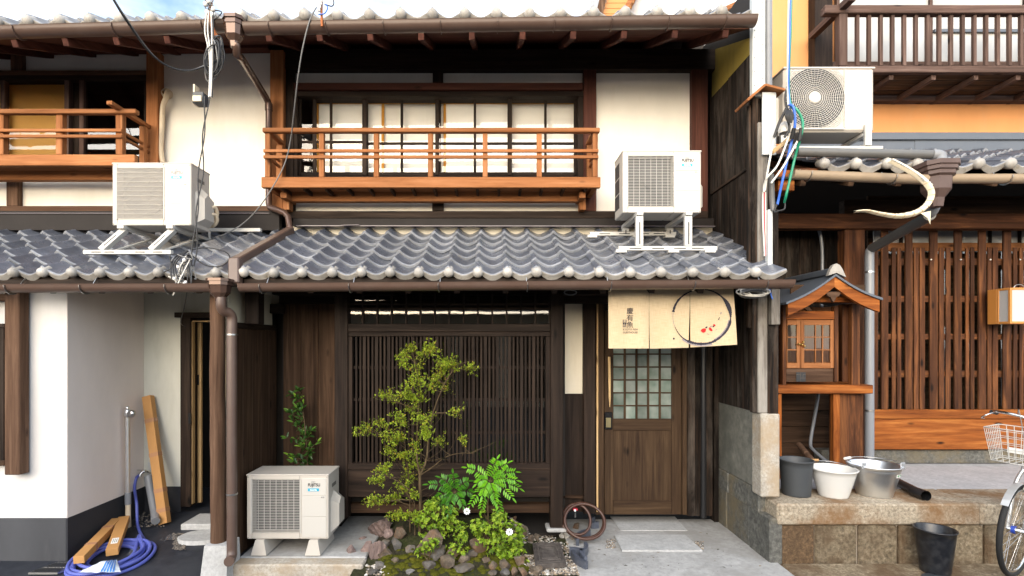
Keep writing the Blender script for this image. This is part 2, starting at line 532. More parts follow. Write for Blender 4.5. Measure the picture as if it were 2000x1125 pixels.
s = N('moss'); a = s.noise(s.coords((1,1,1)), 90, 5, .7); b = s.noise(s.coords((1,1,1)), 9, 4, .6)
col = s.ramp(b, [(.3, (.02,.026,.003)), (.55, (.055,.06,.006)), (.75, (.12,.105,.012))])
col = s.mix(s.ramp(a, [(.3, .0), (.7, .5)]), col, (.16,.15,.02)); s.bump(a, 1.0, .012); s.fin(col, 1, 0, .1)

s = N('pebble'); at = s.n('ShaderNodeAttribute', attribute_name='tint')
col = s.ramp(at.outputs['Fac'], [(0, (.06,.055,.05)), (.35, (.2,.17,.14)), (.6, (.34,.25,.16)), (.85, (.5,.46,.4)), (1, (.62,.6,.56))]); s.fin(col, .7, 0, .4)

def leaf(name, stops, trans=.35, rough=.45):
    s = N(name); at = s.n('ShaderNodeAttribute', attribute_name='tint')
    col = s.ramp(at.outputs['Fac'], stops)
    s.fin(col, rough, 0, .35)
    tr = s.n('ShaderNodeBsdfTranslucent'); s.l(col, tr.inputs['Color'])
    mx = s.n('ShaderNodeMixShader'); mx.inputs[0].default_value = trans
    s.l(s.b.outputs[0], mx.inputs[1]); s.l(tr.outputs[0], mx.inputs[2]); s.l(mx.outputs[0], s.out.inputs['Surface'])
leaf('leaf_shrub', [(0, (.14,.22,.018)), (.4, (.34,.48,.03)), (.75, (.52,.62,.065)), (.9, (.50,.46,.05)), (1, (.58,.34,.04))], .45)
leaf('leaf_bush', [(0, (.09,.17,.012)), (.5, (.25,.40,.026)), (1, (.44,.56,.05))], .4)
leaf('leaf_dark', [(0, (.02,.055,.010)), (.6, (.05,.12,.02)), (.85, (.11,.24,.03)), (1, (.26,.44,.04))], .25, .3)
leaf('leaf_mahonia', [(0, (.02,.08,.014)), (.4, (.07,.24,.012)), (.8, (.15,.42,.012)), (1, (.22,.46,.015))], .3, .35)
wood('bark', (.035,.024,.013), (.10,.07,.038), (.19,.14,.08), 'Z', across=60, along=6, rough=.85, var=.05)

def glass(name, tint=(.97,.97,.96), refl=.16, rough=.02):
    s = N(name)
    t = s.n('ShaderNodeBsdfTransparent'); t.inputs['Color'].default_value = (*tint, 1)
    g = s.n('ShaderNodeBsdfGlossy'); g.inputs['Roughness'].default_value = rough; g.inputs['Color'].default_value = (1,1,1,1)
    nb = s.noise(s.coords((1,1,1)), 3.5, 2, .5); b = s.n('ShaderNodeBump', Strength=.015, Distance=.02); s.l(nb, b.inputs['Height']); s.l(b.outputs[0], g.inputs['Normal'])
    fr = s.n('ShaderNodeFresnel', IOR=1.5)
    ad = s.n('ShaderNodeMath', operation='ADD'); ad.inputs[1].default_value = refl; s.l(fr.outputs[0], ad.inputs[0])
    mx = s.n('ShaderNodeMixShader'); s.l(ad.outputs[0], mx.inputs[0]); s.l(t.outputs[0], mx.inputs[1]); s.l(g.outputs[0], mx.inputs[2])
    s.l(mx.outputs[0], s.out.inputs['Surface'])
glass('glass', refl=.02)
glass('glass_dark', (.55,.6,.58), .05)
glass('glass_bright', (.5,.5,.45), .05)
s = N('frosted'); a = s.noise(s.coords((1,1,1)), 5, 3, .5)
col = s.ramp(a, [(.35, (.11,.15,.125)), (.65, (.24,.27,.245))]); s.fin(s.vary(col, .35), .25, 0, .6)
s = N('frosted_pale'); a = s.noise(s.coords((1,1,.3)), 4, 3, .5)
col = s.ramp(a, [(.35, (.36,.36,.35)), (.65, (.48,.48,.47))]); s.fin(s.vary(col, .06), .2, 0, .6)
s = N('plastic_film'); t = s.n('ShaderNodeBsdfTransparent'); g = s.n('ShaderNodeBsdfGlossy'); g.inputs['Roughness'].default_value = .12
d = s.n('ShaderNodeBsdfDiffuse'); d.inputs['Color'].default_value = (.6,.65,.72,1)
m1 = s.n('ShaderNodeMixShader'); m1.inputs[0].default_value = .35; s.l(g.outputs[0], m1.inputs[1]); s.l(d.outputs[0], m1.inputs[2])
m2 = s.n('ShaderNodeMixShader'); m2.inputs[0].default_value = .22; s.l(t.outputs[0], m2.inputs[1]); s.l(m1.outputs[0], m2.inputs[2]); s.l(m2.outputs[0], s.out.inputs['Surface'])
# linen curtain: fine weave, slightly see-through to light
s = N('linen'); v = s.coords((1,1,1), False)
wx = s.noise(s.coords((420,1,14), False), 1, 3, .6); wz = s.noise(s.coords((14,1,420), False), 1, 3, .6)
av = s.mix(.5, wx, wz); bl = s.noise(v, 5, 4, .6)
col = s.ramp(av, [(.35, (.58,.44,.27)), (.5, (.70,.56,.37)), (.68, (.80,.67,.47))])
col = s.mix(s.ramp(bl, [(.45, 0.0), (.75, .35)]), col, (.58,.43,.25))
s.bump(av, .3, .002); s.fin(col, .95, 0, .1)
tr = s.n('ShaderNodeBsdfTranslucent'); s.l(col, tr.inputs['Color']); mx = s.n('ShaderNodeMixShader'); mx.inputs[0].default_value = .25
s.l(s.b.outputs[0], mx.inputs[1]); s.l(tr.outputs[0], mx.inputs[2]); s.l(mx.outputs[0], s.out.inputs['Surface'])
# ------------------------------------------------------------------ ground and paving
def ground():
    o = MB().add([(-150,-150,-.13),(150,-150,-.13),(150,150,-.13),(-150,150,-.13)], [(0,1,2,3)]).build('road', 'asphalt')
    tag(o, 'dark asphalt street in front of the houses', 'road', kind='structure')
    o = MB().box(X(1128,4.0), 2.27, 3.84, 5.2, -.3, 0.0, .012).build('doorstep_pavement', 'concrete')
    tag(o, 'smooth pale concrete apron before the brown door', 'pavement', kind='structure')
    # two pale stepping slabs let into the apron
    def slab(pts, h):
        n = len(pts); b = MB(); b.prism([(p[0], p[1], .001) for p in pts], (0,0,h)); return b
    def gp(px, py, z=0.0):
        D = (CH - z)*F/(py - HY); return (X(px, D), D)
    o = slab([gp(1192,1010), gp(1318,1010), gp(1342,1037), gp(1212,1037)], .006).build('paving_slab', 'concrete_pale')
    tag(o, 'smooth pale slab flush against the brown door', 'paving slab', kind='structure')
    o = slab([gp(1200,1048), gp(1338,1048), gp(1372,1078), gp(1215,1078)], .016).build('paving_slab', 'concrete_pale')
    tag(o, 'pale slab with pebble corners in the apron', 'paving slab', kind='structure')
    # slab under the ground air conditioner with a granite edge
    o = MB().box(-2.05, X(715,4.2), 4.2, 5.2, -.3, .03, .01).build('side_pavement', 'concrete')
    tag(o, 'concrete strip beside the planted bed', 'pavement', kind='structure')
    o = MB().box(-2.05, X(712,4.12), 4.06, 4.197, -.3, .026, .012).build('kerb', 'granite_pale')
    tag(o, 'rough granite kerb below the white unit', 'kerb', kind='structure')
    # dark sheet in the left entrance
    def fn(u, v):
        x = -7.5 + u*(7.5-2.06); y = 3.5 + v*2.7
        z = -.05 + (.09+.05)*min(1, max(0, (y-3.7)/1.4)) + .006*noise.noise((x*3, y*3, 0))
        return Vector((x, y, z))
    o = MB().grid(fn, 40, 30).build('entrance_paving', 'tarp')
    tag(o, 'dark sheeted entrance floor left of the log post', 'pavement', kind='structure')
    o = MB().box(2.275, 9, 3.78, 4.16, -.3, 0.0, .02).build('kerb', 'granite_block')
    tag(o, 'rough granite kerb at the foot of the platform', 'kerb', kind='structure')
ground()

# ------------------------------------------------------------------ roof tiles
def wave(u, k):
    return k*(.020*math.cos(2*math.pi*u) + .020*math.exp(-(u/.11)**2))
def tile_mesh(name, pitch, expo, eave, mats):
    k = pitch/.223; th = .025; L = expo + .045
    b = MB()
    us = [-.13,-.08,-.04,0,.05,.1,.17,.27,.4,.5,.6,.73,.86,.985]
    vs_ = [0, .012, L]
    def top(u, v):
        w = wave(u, k) + th*(1 - v/expo) + (.006 if u < .03 else 0)
        if v == 0: w -= .007
        return Vector((u*pitch, v, w + .01))
    n = len(us)
    V = [top(u, v) for v in vs_ for u in us]; Fs = []
    for j in range(2):
        for i in range(n-1): Fs.append((j*n+i, j*n+i+1, (j+1)*n+i+1, (j+1)*n+i))
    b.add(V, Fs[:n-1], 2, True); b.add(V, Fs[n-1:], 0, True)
    B = [top(u, .012) - Vector((0, .012 - .0, th)) for u in us]; B2 = [top(u, L) - Vector((0,0,.008)) for u in us]
    fr = [top(u, 0) for u in us]
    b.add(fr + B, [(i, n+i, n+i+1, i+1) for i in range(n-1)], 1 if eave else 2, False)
    b.add(B + B2, [(i, n+i, n+i+1, i+1) for i in range(n-1)], 0, True)
    for e in (0, n-1):
        q = [top(us[e], 0), top(us[e], .012), top(us[e], L), B2[e], B[e]]
        b.add(q, [(0,1,2,3,4)], 0)
    if eave:
        # hanging lip, deeper in the middle of the pan
        lip_u = [i/12 for i in range(13)]
        def lp(u, d): return Vector((u*pitch, -.004, wave(u, k)*.9 + .022 - d))
        dep = lambda u: .02 + .026*math.sin(math.pi*u)**.6 if 0 < u < 1 else .02
        A = [lp(u, 0) for u in lip_u]; C = [lp(u, k*dep(u)) + Vector((0, .012, 0)) for u in lip_u]
        A2 = [p + Vector((0,.016,0)) for p in A]; C2 = [p + Vector((0,.016,0)) for p in C]
        m = len(lip_u)
        b.add(A+C, [(i, m+i, m+i+1, i+1) for i in range(m-1)], 1, True)
        b.add(C+C2, [(i, m+i, m+i+1, i+1) for i in range(m-1)], 1, True)
        b.add(A+A2, [(i, i+1, m+i+1, m+i) for i in range(m-1)], 1, True)
        r = .0385*k
        b.lathe([(r*.97, .06), (r, .0), (r*.98, -.012), (r*.86, -.021), (r*.6, -.030), (r*.28, -.035), (.0005, -.036)], (0, -.004, .030), 18, 1, 'Y')
    o = b.build(name, mats, None, origin=(0,0,0), fix=False)
    return o

def roof(house, name, mat, ridges, zf, De, slope, pitch, rows, expo, wD, tmats, group_lab=None, rot_z=0):
    """ridges: X of every column's roll at the eave; zf(X): eave height"""
    a = math.atan(slope)
    x0, x1 = ridges[0]-.13*pitch, ridges[-1]+pitch
    z0 = (zf(x0)+zf(x1))/2
    b = MB()
    run = wD - De
    p0 = lambda x, d, h: (x, De + d, zf(x) + slope*d + h)
    d0 = .03
    vs = [p0(x0,d0,-.02), p0(x1,d0,-.02), p0(x1,run,-.02), p0(x0,run,-.02), p0(x0,d0,-.075), p0(x1,d0,-.075), p0(x1,run,-.075), p0(x0,run,-.075)]
    b.add(vs, [(0,1,2,3),(7,6,5,4),(0,4,5,1),(1,5,6,2),(2,6,7,3),(3,7,4,0)])
    r = b.build(name, mat, house)
    e = tile_mesh('eave_tile', pitch, expo, True, tmats)
    t = tile_mesh('roof_tile', pitch, expo, False, tmats)
    rnd = random.Random(len(ridges)*7+rows)
    for j in range(rows):
        for x in ridges:
            v = j*expo
            src = e if j == 0 else t
            pos = Vector((x + rnd.uniform(-.005,.005), De + v*math.cos(a) + rnd.uniform(-.003,.003), zf(x) + v*math.sin(a) + rnd.uniform(-.0025,.0025)))
            q_ = copy_part(src, 'eave_tile' if j == 0 else 'roof_tile', r, pos, (a + rnd.uniform(-.013,.013), rnd.uniform(-.014,.014), rnd.uniform(-.012,.012)))
            i_ = ridges.index(x); q_.scale.x = ((ridges[i_+1]-x) if i_+1 < len(ridges) else x-ridges[i_-1])/pitch
    bpy.data.objects.remove(e); bpy.data.objects.remove(t)
    return r

def gutter(house, p, q, r, mat, hangers=(), hmat='wire_grey', name='gutter'):
    p, q = Vector(p), Vector(q)
    b = MB(); n = 12
    prof = [(r*math.cos(math.pi + math.pi*i/n), r*.95*math.sin(math.pi + math.pi*i/n)) for i in range(n+1)]
    prof = [(-r-.004, .008), (-r-.002, .004)] + prof + [(r+.002, .004)]
    def ring(c, s): return [c + Vector((0, y*s, z*s)) for y, z in prof]
    m = len(prof)
    O0, O1, I0, I1 = ring(p,1), ring(q,1), ring(p,.93), ring(q,.93)
    for A, B_ in ((O0,O1),(I0,I1)):
        b.add(A+B_, [(i, i+1, m+i+1, m+i) for i in range(m-1)], 0, True)
    b.add(O0, [tuple(range(m))]); b.add(O1, [tuple(range(m))])
    b.add([O0[0],O1[0],I1[0],I0[0]], [(0,1,2,3)]); b.add([O0[-1],O1[-1],I1[-1],I0[-1]], [(0,1,2,3)])
    g = b.build(name, mat, house)
    for t in hangers:
        c = p.lerp(q, t)
        pts = [c + Vector((0, (r+.006)*math.cos(math.pi+math.pi*i/10), (r+.004)*math.sin(math.pi+math.pi*i/10))) for i in range(11)]
        h = MB()
        for i in range(10): h.beam(pts[i], pts[i+1], .014, .004, 0, up=(1,0,0))
        h.beam(pts[-1], pts[-1] + Vector((0,.05,.07)), .012, .004, 0, up=(1,0,0))
        h.build('gutter_hanger', hmat, g)
    return g

# ------------------------------------------------------------------ the guest house in the middle
house = thing('townhouse', 'dark timber two-storey townhouse with black lattice window and orange balcony', 'house', (0, 5.0, 0))
DW = 5.30
BK = .25
def panel(x0,y0,x1,y1,D=DW,t=.1,mat='plaster',par=None): return pb('plaster_panel', mat, par or house, x0,y0,x1,y1,D,t,.002)
def upper_main():
    # plaster infill
    panel(573,130,846,165); panel(864,130,1142,165); panel(1164,126,1354,416); panel(566,392,845,416); panel(865,390,1142,416)
    # posts and beams
    wb('wall_plate','dark_X',house, X(530,5.22),X(1398,5.22),5.22,5.42,Z(135,5.22),Z(95,5.22))
    pb('post','cedar_Z',house,527,97,553,412,5.17,.14,.006)
    pb('post','dark_Z',house,553,134.5,573,412,5.235,.12,.005)
    pb('short_post','dark_Z',house,845,134.5,865,161,5.26,.1)
    pb('post','redbrown_Z',house,1140,134.5,1165,412,5.23,.12,.005)
    pb('post','redbrown_Z',house,1352,134.5,1383,440,5.23,.14,.005)
    pb('lintel','redbrown_X',house,573,161,1139,174.5,5.2,.14,.006)
    pb('sill_beam','dark_X',house,553,412,1383,426,5.2,.14,.004)
    pb('short_post','dark_Z',house,844,393,866,411.5,5.26,.1)
    # flashing above the lower roof
    wb('flashing','flashing',house, X(572,5.17),X(1395,5.17),5.17,5.21,Z(442,5.17),Z(426.3,5.17))
    MB().beam(P(580,442,5.15), P(1395,443,5.15), .06, .008, .001).build('flashing_strip','flashing_edge',house)
    MB().beam(P(667,441,5.12), P(702,440,5.12), .05, .006, .001).build('flashing_strip','flashing_edge',house)
    wb('closing_board','plaster_aged',house, X(560,5.24),X(1392,5.24),5.243,5.3,Z(462,5.24),Z(441,5.24))
    # dark room behind the upper window
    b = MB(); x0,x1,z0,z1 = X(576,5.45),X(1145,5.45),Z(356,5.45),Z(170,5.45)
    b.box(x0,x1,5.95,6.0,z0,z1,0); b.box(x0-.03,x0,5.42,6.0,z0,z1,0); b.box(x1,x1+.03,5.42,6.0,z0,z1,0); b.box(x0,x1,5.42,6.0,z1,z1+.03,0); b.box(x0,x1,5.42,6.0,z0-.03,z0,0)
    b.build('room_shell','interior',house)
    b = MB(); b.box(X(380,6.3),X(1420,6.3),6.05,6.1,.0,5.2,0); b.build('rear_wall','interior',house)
    # window: outer frame, four sashes with panes, paper screens behind
    wf = MB().box(X(573,5.24),X(1140,5.24),5.24,5.4,Z(188,5.24),Z(174.8,5.24)).build('window_frame','dark_X',house)
    pb('window_jamb','dark_Z',wf,573,188.5,581,352,5.25,.14); pb('window_jamb','dark_Z',wf,1129,188.5,1140,352,5.25,.14)
    pb('window_sill','dark_X',wf,573,343,1140,356,5.23,.16)
    sash = [(581,716,None,5.30),(711,861,784.5,5.335),(850,1000,927.5,5.30),(993,1130,1065.5,5.335)]
    for i,(a,c,m,D) in enumerate(sash):
        st = 5.5
        s = pb('sash','dark_Z',wf,a,189,a+st*1.3,342,D,.03)
        pb('sash_stile','dark_Z',s,c-st*1.6,189,c,342,D,.03)
        top = 187.5 if i == 0 else 193
        pb('sash_rail','dark_X',s,a+st*1.3,185,c-st*1.6,top,D+.001,.028)
        pb('sash_rail','dark_X',s,a+st*1.3,336,c-st*1.6,343,D+.001,.028)
        hy = 274.5 if i == 0 else 277.5
        pb('muntin','dark_X',s,a+st*1.3,hy,c-st*1.6,hy+4.5,D+.002,.024)
        mm = [646] if i == 0 else [m]
        if i == 0: mm = [614, 646]
        for q in mm: pb('muntin','dark_Z',s,q-(2.4 if q!=614 else 3.5),top,q+(2.4 if q!=614 else 3.5),336,D+.003,.024)
        ed = [a+st*1.3]+mm+[c-st*1.6]
        for k in range(len(ed)-1):
            for ya,yb in ((top,hy+2),(hy+2,338)):
                pb('pane','glass',s,ed[k],ya,ed[k+1],yb,D+.012,.004,0)
    for (a,c) in ((617,750),(744,872),(866,1000),(990,1127)):
        D = 5.40 + (.03 if a in (744,990) else 0)
        s = pb('paper_screen','paper_white',wf,a,190,c,345,D+.012,.004,0)
        for (p0,p1) in ((a,a+5),(c-5,c)): pb('screen_stile','shoji_Z',s,p0,190,p1,345,D,.022)
        pb('screen_rail','shoji_X',s,a+5,189.5,c-5,202.5,D+.001,.02)
        for q in range(1,4): pb('screen_bar','paper_white',s,a+5,196+q*37,c-5,197.2+q*37,D+.008,.006,0)
        for q in range(1,3): pb('screen_bar','paper_white',s,a+(c-a)*q/3-.7,196.5,a+(c-a)*q/3+.7,345,D+.007,.006,0)
upper_main()

def balcony_main():
    D = 4.85
    b = pb('balcony','cedar_X',house,510,345.5,1173,366,D,.05,.004)          # front board
    pb('rail','cedar_X',b,512,249,1172,257.5,D-.01,.055,.006)
    for ya in (291,303): pb('rail','cedar_X',b,514,ya,1169,ya+6,D-.004,.022,.003)
    for px in (522,627.5,734.5,840.5,947.5,1053.5,1163): pb('baluster','cedar_Z',b,px-4.8,257.6,px+4.8,345.3,D+.018,.045,.003)
    for px,s in ((522,1),(1163,-1)):
        x = X(px,D)
        for ya,h,w in ((253,.034,.05),(294,.026,.022),(306,.026,.022)):
            MB().beam((x,D+.03,Z(ya,D)),(x,5.22,Z(ya,D)),w,h,.003).build('side_rail','cedar_Y',b)
        MB().box(x-.03,x+.03,5.12,5.165,Z(345,D),Z(262,D)).build('baluster','cedar_Z',b)
        MB().box(x-.025,x+.025,D+.052,5.2,Z(366,D),Z(346,D)).build('side_board','cedar_Y',b)
        MB().beam((x-s*-.10,D+.12,Z(373,D)),(x-s*-.10,5.22,Z(373,D)),.06,.06).build('bracket','cedar_Y',b)
        MB().box(x+s*.075-.03,x+s*.075+.03,5.1,5.2,Z(412,5.15),Z(378,5.15)).build('bracket_leg','cedar_Z',b)
    pb('floor_beam','cedar_X',b,568,373,1142,393,5.1,.08,.005)
    n = 9
    for k in range(n):
        y0 = D+.055 + k*(5.16-D)/n
        MB().box(X(514,D),X(1169,D),y0,y0+(5.16-D)/n-.006,Z(360,D),Z(356,D),.002).build('floor_board','cedar_X',b)
    for k in range(15):
        x = X(560,5.0)+k*(X(1140,5.0)-X(560,5.0))/14
        MB().box(x-.012,x+.012,D+.052,5.16,Z(368.5,D),Z(360.4,D),.002).build('joist','darkbrown_Y',b)
balcony_main()

def eave_upper(hs, xa, xb, zl, zr, rx, left=False):
    """rafters and soffit of an upper eave between two X; zl / zr offsets of the eave line"""
    def zz(x): return zl + (zr-zl)*(x-xa)/(xb-xa)
    sb = MB()
    q = lambda x,d,h: (x, d, zz(x) + .45*(d-4.35) + h)
    vs = [q(xa,4.4,-.085), q(xb,4.4,-.085), q(xb,6.2,-.085), q(xa,6.2,-.085), q(xa,4.4,-.10), q(xb,4.4,-.10), q(xb,6.2,-.10), q(xa,6.2,-.10)]
    sb.add(vs, [(0,1,2,3),(7,6,5,4),(0,4,5,1),(1,5,6,2),(2,6,7,3),(3,7,4,0)]); so = sb.build('soffit','redbrown_X',hs)
    for x in rx:
        if xa < x < xb: MB().beam(q(x,4.42,-.135), q(x,5.4,-.135), .05, .066, .004).build('rafter','redbrown_Y',so)
    MB().beam(q(xa,4.40,-.062), q(xb,4.40,-.062), .03, .06, .003).build('fascia','dark_X',hs)

XL = X(500,4.35)
ev = lambda x: Z(31.5,4.35) + (x - X(535,4.35))/(X(1407,4.35)-X(535,4.35))*(Z(24.5,4.35)-Z(31.5,4.35)) - .03
XR_up = X(1470,4.35)
eave_upper(house, X(478,4.35), XR_up, ev(X(478,4.35)), ev(XR_up), [X(928,5.2)+.43*k for k in range(-7,8)])
rid = [X(534.7,4.35)+.2657*k for k in range(-1,15)]
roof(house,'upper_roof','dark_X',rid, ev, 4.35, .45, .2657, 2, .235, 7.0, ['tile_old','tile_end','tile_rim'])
gutter(house, P(480,64,4.22)+Vector((0,0,.045)), P(1474,49,4.22)+Vector((0,0,.045)), .062, 'gutter', [i/9+.05 for i in range(9)], 'gutter')
# hopper and downpipe from the upper gutter
def hopper(hs, px, py, D, w, h, mat, name='rain_hopper', steps=0):
    c = P(px,py,D); b = MB()
    lv = [(0,.5),(.12,.5),(.12,.44),(.28,.44),(.3,.40),(.62,.36),(.82,.2),(1,.17)]
    if steps: lv = [(0,.5),(.1,.5),(.12,.46),(.2,.46),(.22,.41),(.3,.41),(.34,.34),(.62,.32),(.8,.18),(1,.15)]
    rings = []
    for t,s in lv:
        z = c.z - h*t; a = w*s
        ch = a*.45
        rings.append([Vector((c.x+sx,c.y+sy,z)) for sx,sy in ((-a,-a+ch),(-a+ch,-a),(a-ch,-a),(a,-a+ch),(a,a-ch),(a-ch,a),(-a+ch,a),(-a,a-ch))])
    for i in range(len(rings)-1): b.add(rings[i]+rings[i+1], [(k,(k+1)%8,8+(k+1)%8,8+k) for k in range(8)])
    b.add(rings[0],[tuple(range(8))]); b.add(rings[-1],[tuple(range(8))])
    return b.build(name, mat, hs)
hp = hopper(house, 458, 37, 4.2, .165, .23, 'gutter_shiny')
pz = P(462,92,4.2)
pipe = MB().tube([pz+Vector((0,0,.02)), pz+Vector((0,0,-.06)), P(470,112,4.3), P(519,190,5.06), P(525,203,5.1), P(525,215,5.1), P(525,398,5.1), P(527,405,5.08), P(556,416,5.04), P(563,424,5.03), P(566,446,5.0), P(561,454,4.98)], .031, 12)
MB_pipe = pipe.build('downpipe','gutter_shiny',house)
MB().tube([P(525,203,5.1), P(525,216,5.1)], .036, 12).build('pipe_collar','gutter_shiny',MB_pipe)
MB().tube([P(525,342,5.1), P(525,354,5.1)], .036, 12).build('pipe_collar','gutter_shiny',MB_pipe)
# square duct running down over the lower tiles
b = MB(); b.beam(P(568,449,4.98), P(456,513,4.05), .075, .062, .008); b.beam(P(460,505,4.0), P(460,556,3.97), .085, .075, .01)
b.build('roof_duct','gutter',house)

# lower roof
ZE = 2.262
zlow = lambda x: ZE
rid_main = [-.793 + .223*k for k in range(-5,0)] + [X(q,4.0) for q in (762.7,819.5,876.5,933.3,991,1049,1110,1170.7,1231,1290,1350,1412.8,1474)]
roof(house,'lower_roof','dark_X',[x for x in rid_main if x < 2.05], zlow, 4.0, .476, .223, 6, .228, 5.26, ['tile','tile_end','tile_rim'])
def eave_lower(hs, xa, xb):
    q = lambda x,d,h: (x, d, ZE + .476*(d-4.0) + h)
    sb = MB(); vs = [q(xa,4.05,-.08),q(xb,4.05,-.08),q(xb,5.25,-.08),q(xa,5.25,-.08),q(xa,4.05,-.10),q(xb,4.05,-.10),q(xb,5.25,-.10),q(xa,5.25,-.10)]
    sb.add(vs, [(0,1,2,3),(7,6,5,4),(0,4,5,1),(1,5,6,2),(2,6,7,3),(3,7,4,0)]); so = sb.build('soffit','dark_X',hs)
    x = xa+.12
    while x < xb:
        MB().beam(q(x,4.06,-.13), q(x,5.1,-.13), .045, .055, .003).build('rafter','dark_Y',so); x += .38
    MB().box(xa,xb,4.02,4.045,ZE-.075,ZE-.018).build('fascia','dark_X',hs)
eave_lower(house, -1.93, 2.19)
gutter(house, (X(470,3.9),3.9,Z(557,3.9)), (X(1546,3.9),3.9,Z(549.5,3.9)), .056, 'gutter', [.04,.2,.36,.52,.67,.82,.95], 'steel')

# ground floor of the guest house
def ground_main():
    # header beam, closing wall above
    wb('header_beam','dark_X',house,-2.0,2.17,4.70,4.85,Z(575,4.7),2.52)
    wb('upper_closing','dark_X',house,-2.0,2.17,4.86,4.95,2.12,2.62)
    # vertical planks left of the lattice
    for a,c in ((553,587.5),(588,621.2),(621.7,655)):
        pb('plank','darkbrown_Z',house,a,572,c,1000,4.95,.03,.004)
    pb('plank_backing','interior',house,550,572,660,1000,4.985,.03,0)
    # side wall of planks by the log post
    for k in range(5):
        y0 = 4.14 + k*.163
        MB().box(-2.10,-2.065,y0,y0+.16,.03,Z(641,4.14),.003).build('side_plank','darkbrown_Z',house)
    MB().box(-2.095,-2.06,4.12,4.95,Z(640.6,4.14),Z(629,4.14)).build('side_rail','dark_Y',house)
    MB().box(-2.13,-2.105,4.14,4.96,.03,2.2).build('side_wall','plaster_cream',house)
    pb('bracket_beam','dark_Z',house,478,570,505,633,4.3,.11,.005)
    pb('tie_beam','dark_X',house,506,594,553,612,4.9,.08)
    panel(511,572,545,594,4.96,.03,'plaster_cream')
    # lattice bay
    D = 4.62
    pb('post','dark_Z',house,653,572,679,1012,D,.11,.005)
    pb('post','dark_Z',house,1075,572,1100,1033,D,.11,.005)
    pb('post_base_stone','concrete',house,1068,1033.5,1108,1041,D-.03,.17,.01)
    bay = pb('lattice_window','dark_X',house,679.2,632.5,1074.8,648,D+.01,.09,.004)
    # transom: grid of bars with a pane behind every cell
    for k in range(15):
        px = 680 + k*28.15
        pb('transom_bar','dark_Z',bay,px-1.7,573,px+1.7,632.3,D+.03,.025,.001)
    for ya,yb in ((592.5,596),(601,605.5)): pb('transom_rail','dark_X',bay,679.5,ya,1074.5,yb,D+.035,.022,.001)
    for k in range(14):
        for ya,yb in ((573,594),(603,632)):
            pb('transom_pane','glass_bright',bay,681.7+k*28.15,ya,706.4+k*28.15,yb,D+.055,.004,0)
    # lower lattice
    pb('lattice_frame','dark_X',bay,679.5,648.3,1074.5,657,D+.02,.06)
    pb('lattice_frame','dark_Z',bay,679.5,657.3,688,904.7,D+.02,.06); pb('lattice_frame','dark_Z',bay,1066,657.3,1074.5,904.7,D+.02,.06)
    pb('lattice_frame','dark_X',bay,679.5,905,1074.5,917.5,D+.0,.08)
    n = 48; pt = (1066-688)/n
    for k in range(n-1):
        px = 688 + pt*(k+1); w_ = 3.1 if k%3 == 2 else 1.9
        pb('lattice_slat','dark_Z',bay,px-w_,657.3,px+w_,904.7,D+.03+(0 if k%3==2 else .006),.024,.001)
    for ya in (715,778,842): pb('lattice_rail','dark_X',bay,688.2,ya,1065.8,ya+5.5,D+.058,.016,.001)
    for a,c in ((681,810),(812,942),(944,1073)): pb('pane','glass_dark',bay,a,657,c,906,D+.085,.004,0)
    pb('bottom_board','dark_X',bay,679.5,917.8,1074.5,971,D+.005,.05,.004)
    pb('ground_sill','darkbrown_X',bay,679.5,985,1074.5,1002,D+.12,.1,.004)
    pb('vent_board','interior',bay,679.5,971.3,1074.5,984.7,D+.2,.03,0)
    # dim room behind
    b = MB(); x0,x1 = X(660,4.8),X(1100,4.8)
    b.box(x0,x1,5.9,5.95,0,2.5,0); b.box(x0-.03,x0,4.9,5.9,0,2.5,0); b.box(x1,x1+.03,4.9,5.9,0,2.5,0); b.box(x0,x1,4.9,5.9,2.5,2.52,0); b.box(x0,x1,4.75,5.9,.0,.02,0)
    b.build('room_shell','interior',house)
    # plaster strip, dado, door frame
    panel(1098,560,1142,769,4.95,.05,'plaster_aged')
    pb('dado_board','dark_Z',house,1098,769.3,1142,968,4.93,.05); pb('dado_rail','darkbrown_X',house,1098,968.3,1142,974,4.9,.08)
    pb('dado_board','dark_Z',house,1098,974.3,1142,1000,4.94,.05)
    pb('post','dark_Z',house,1140,560,1163,1004,4.88,.12,.005)
    fr = pb('door_frame','door_Z',house,1163.5,560,1180,1006,4.94,.12,.005)
    pb('door_frame_edge','pale_Z',fr,1165,575,1168.5,1000,4.934,.006,.001)
    pb('door_jamb','door_Z',house,1333.4,600,1342,1006,4.95,.12,.005)
    pb('door_head','dark_X',house,1163,590,1390,606,4.96,.1)
    panel(1168,556,1392,590,4.98,.05,'plaster_aged')
    for a,c in ((1342.5,1358),(1358.4,1375),(1375.4,1392)):
        pb('plank','char_Z',house,a,606.5,c,1008,5.02,.03,.003)
    # door
    D = 4.99
    d = pb('door','door_Z',house,1180.5,606.5,1197.5,1005,D,.035,.003)
    pb('door_stile','door_Z',d,1312,606.5,1333,1005,D,.035,.003)
    pb('door_rail','door_X',d,1197.8,606.5,1311.7,616,D,.035,.003)
    pb('door_rail','door_X',d,1197.8,818,1311.7,841,D,.035,.003)
    pb('door_rail','door_X',d,1197.8,978,1311.7,1005,D,.035,.003)
    pb('door_panel','door_Z',d,1197,840,1312.5,979,D+.012,.012,0)
    for k in range(1,5):
        px = 1197.8 + k*22.8; pb('glazing_bar','door_Z',d,px-2,616.3,px+2,817.7,D+.006,.02,.001)
    for k in range(1,8):
        py = 616 + k*25.2; pb('glazing_bar','door_X',d,1197.9,py-1.3,1311.6,py+1.3,D+.008,.018,.001)
    for k in range(5):
        for j in range(8):
            pb('door_pane','frosted',d,1198+k*22.8,616+j*25.2,1220.6+k*22.8,641+j*25.2,D+.018,.004,0)
    hd = MB()
    a0,a1 = P(1190,697,D-.05),P(1191,795,D-.05)
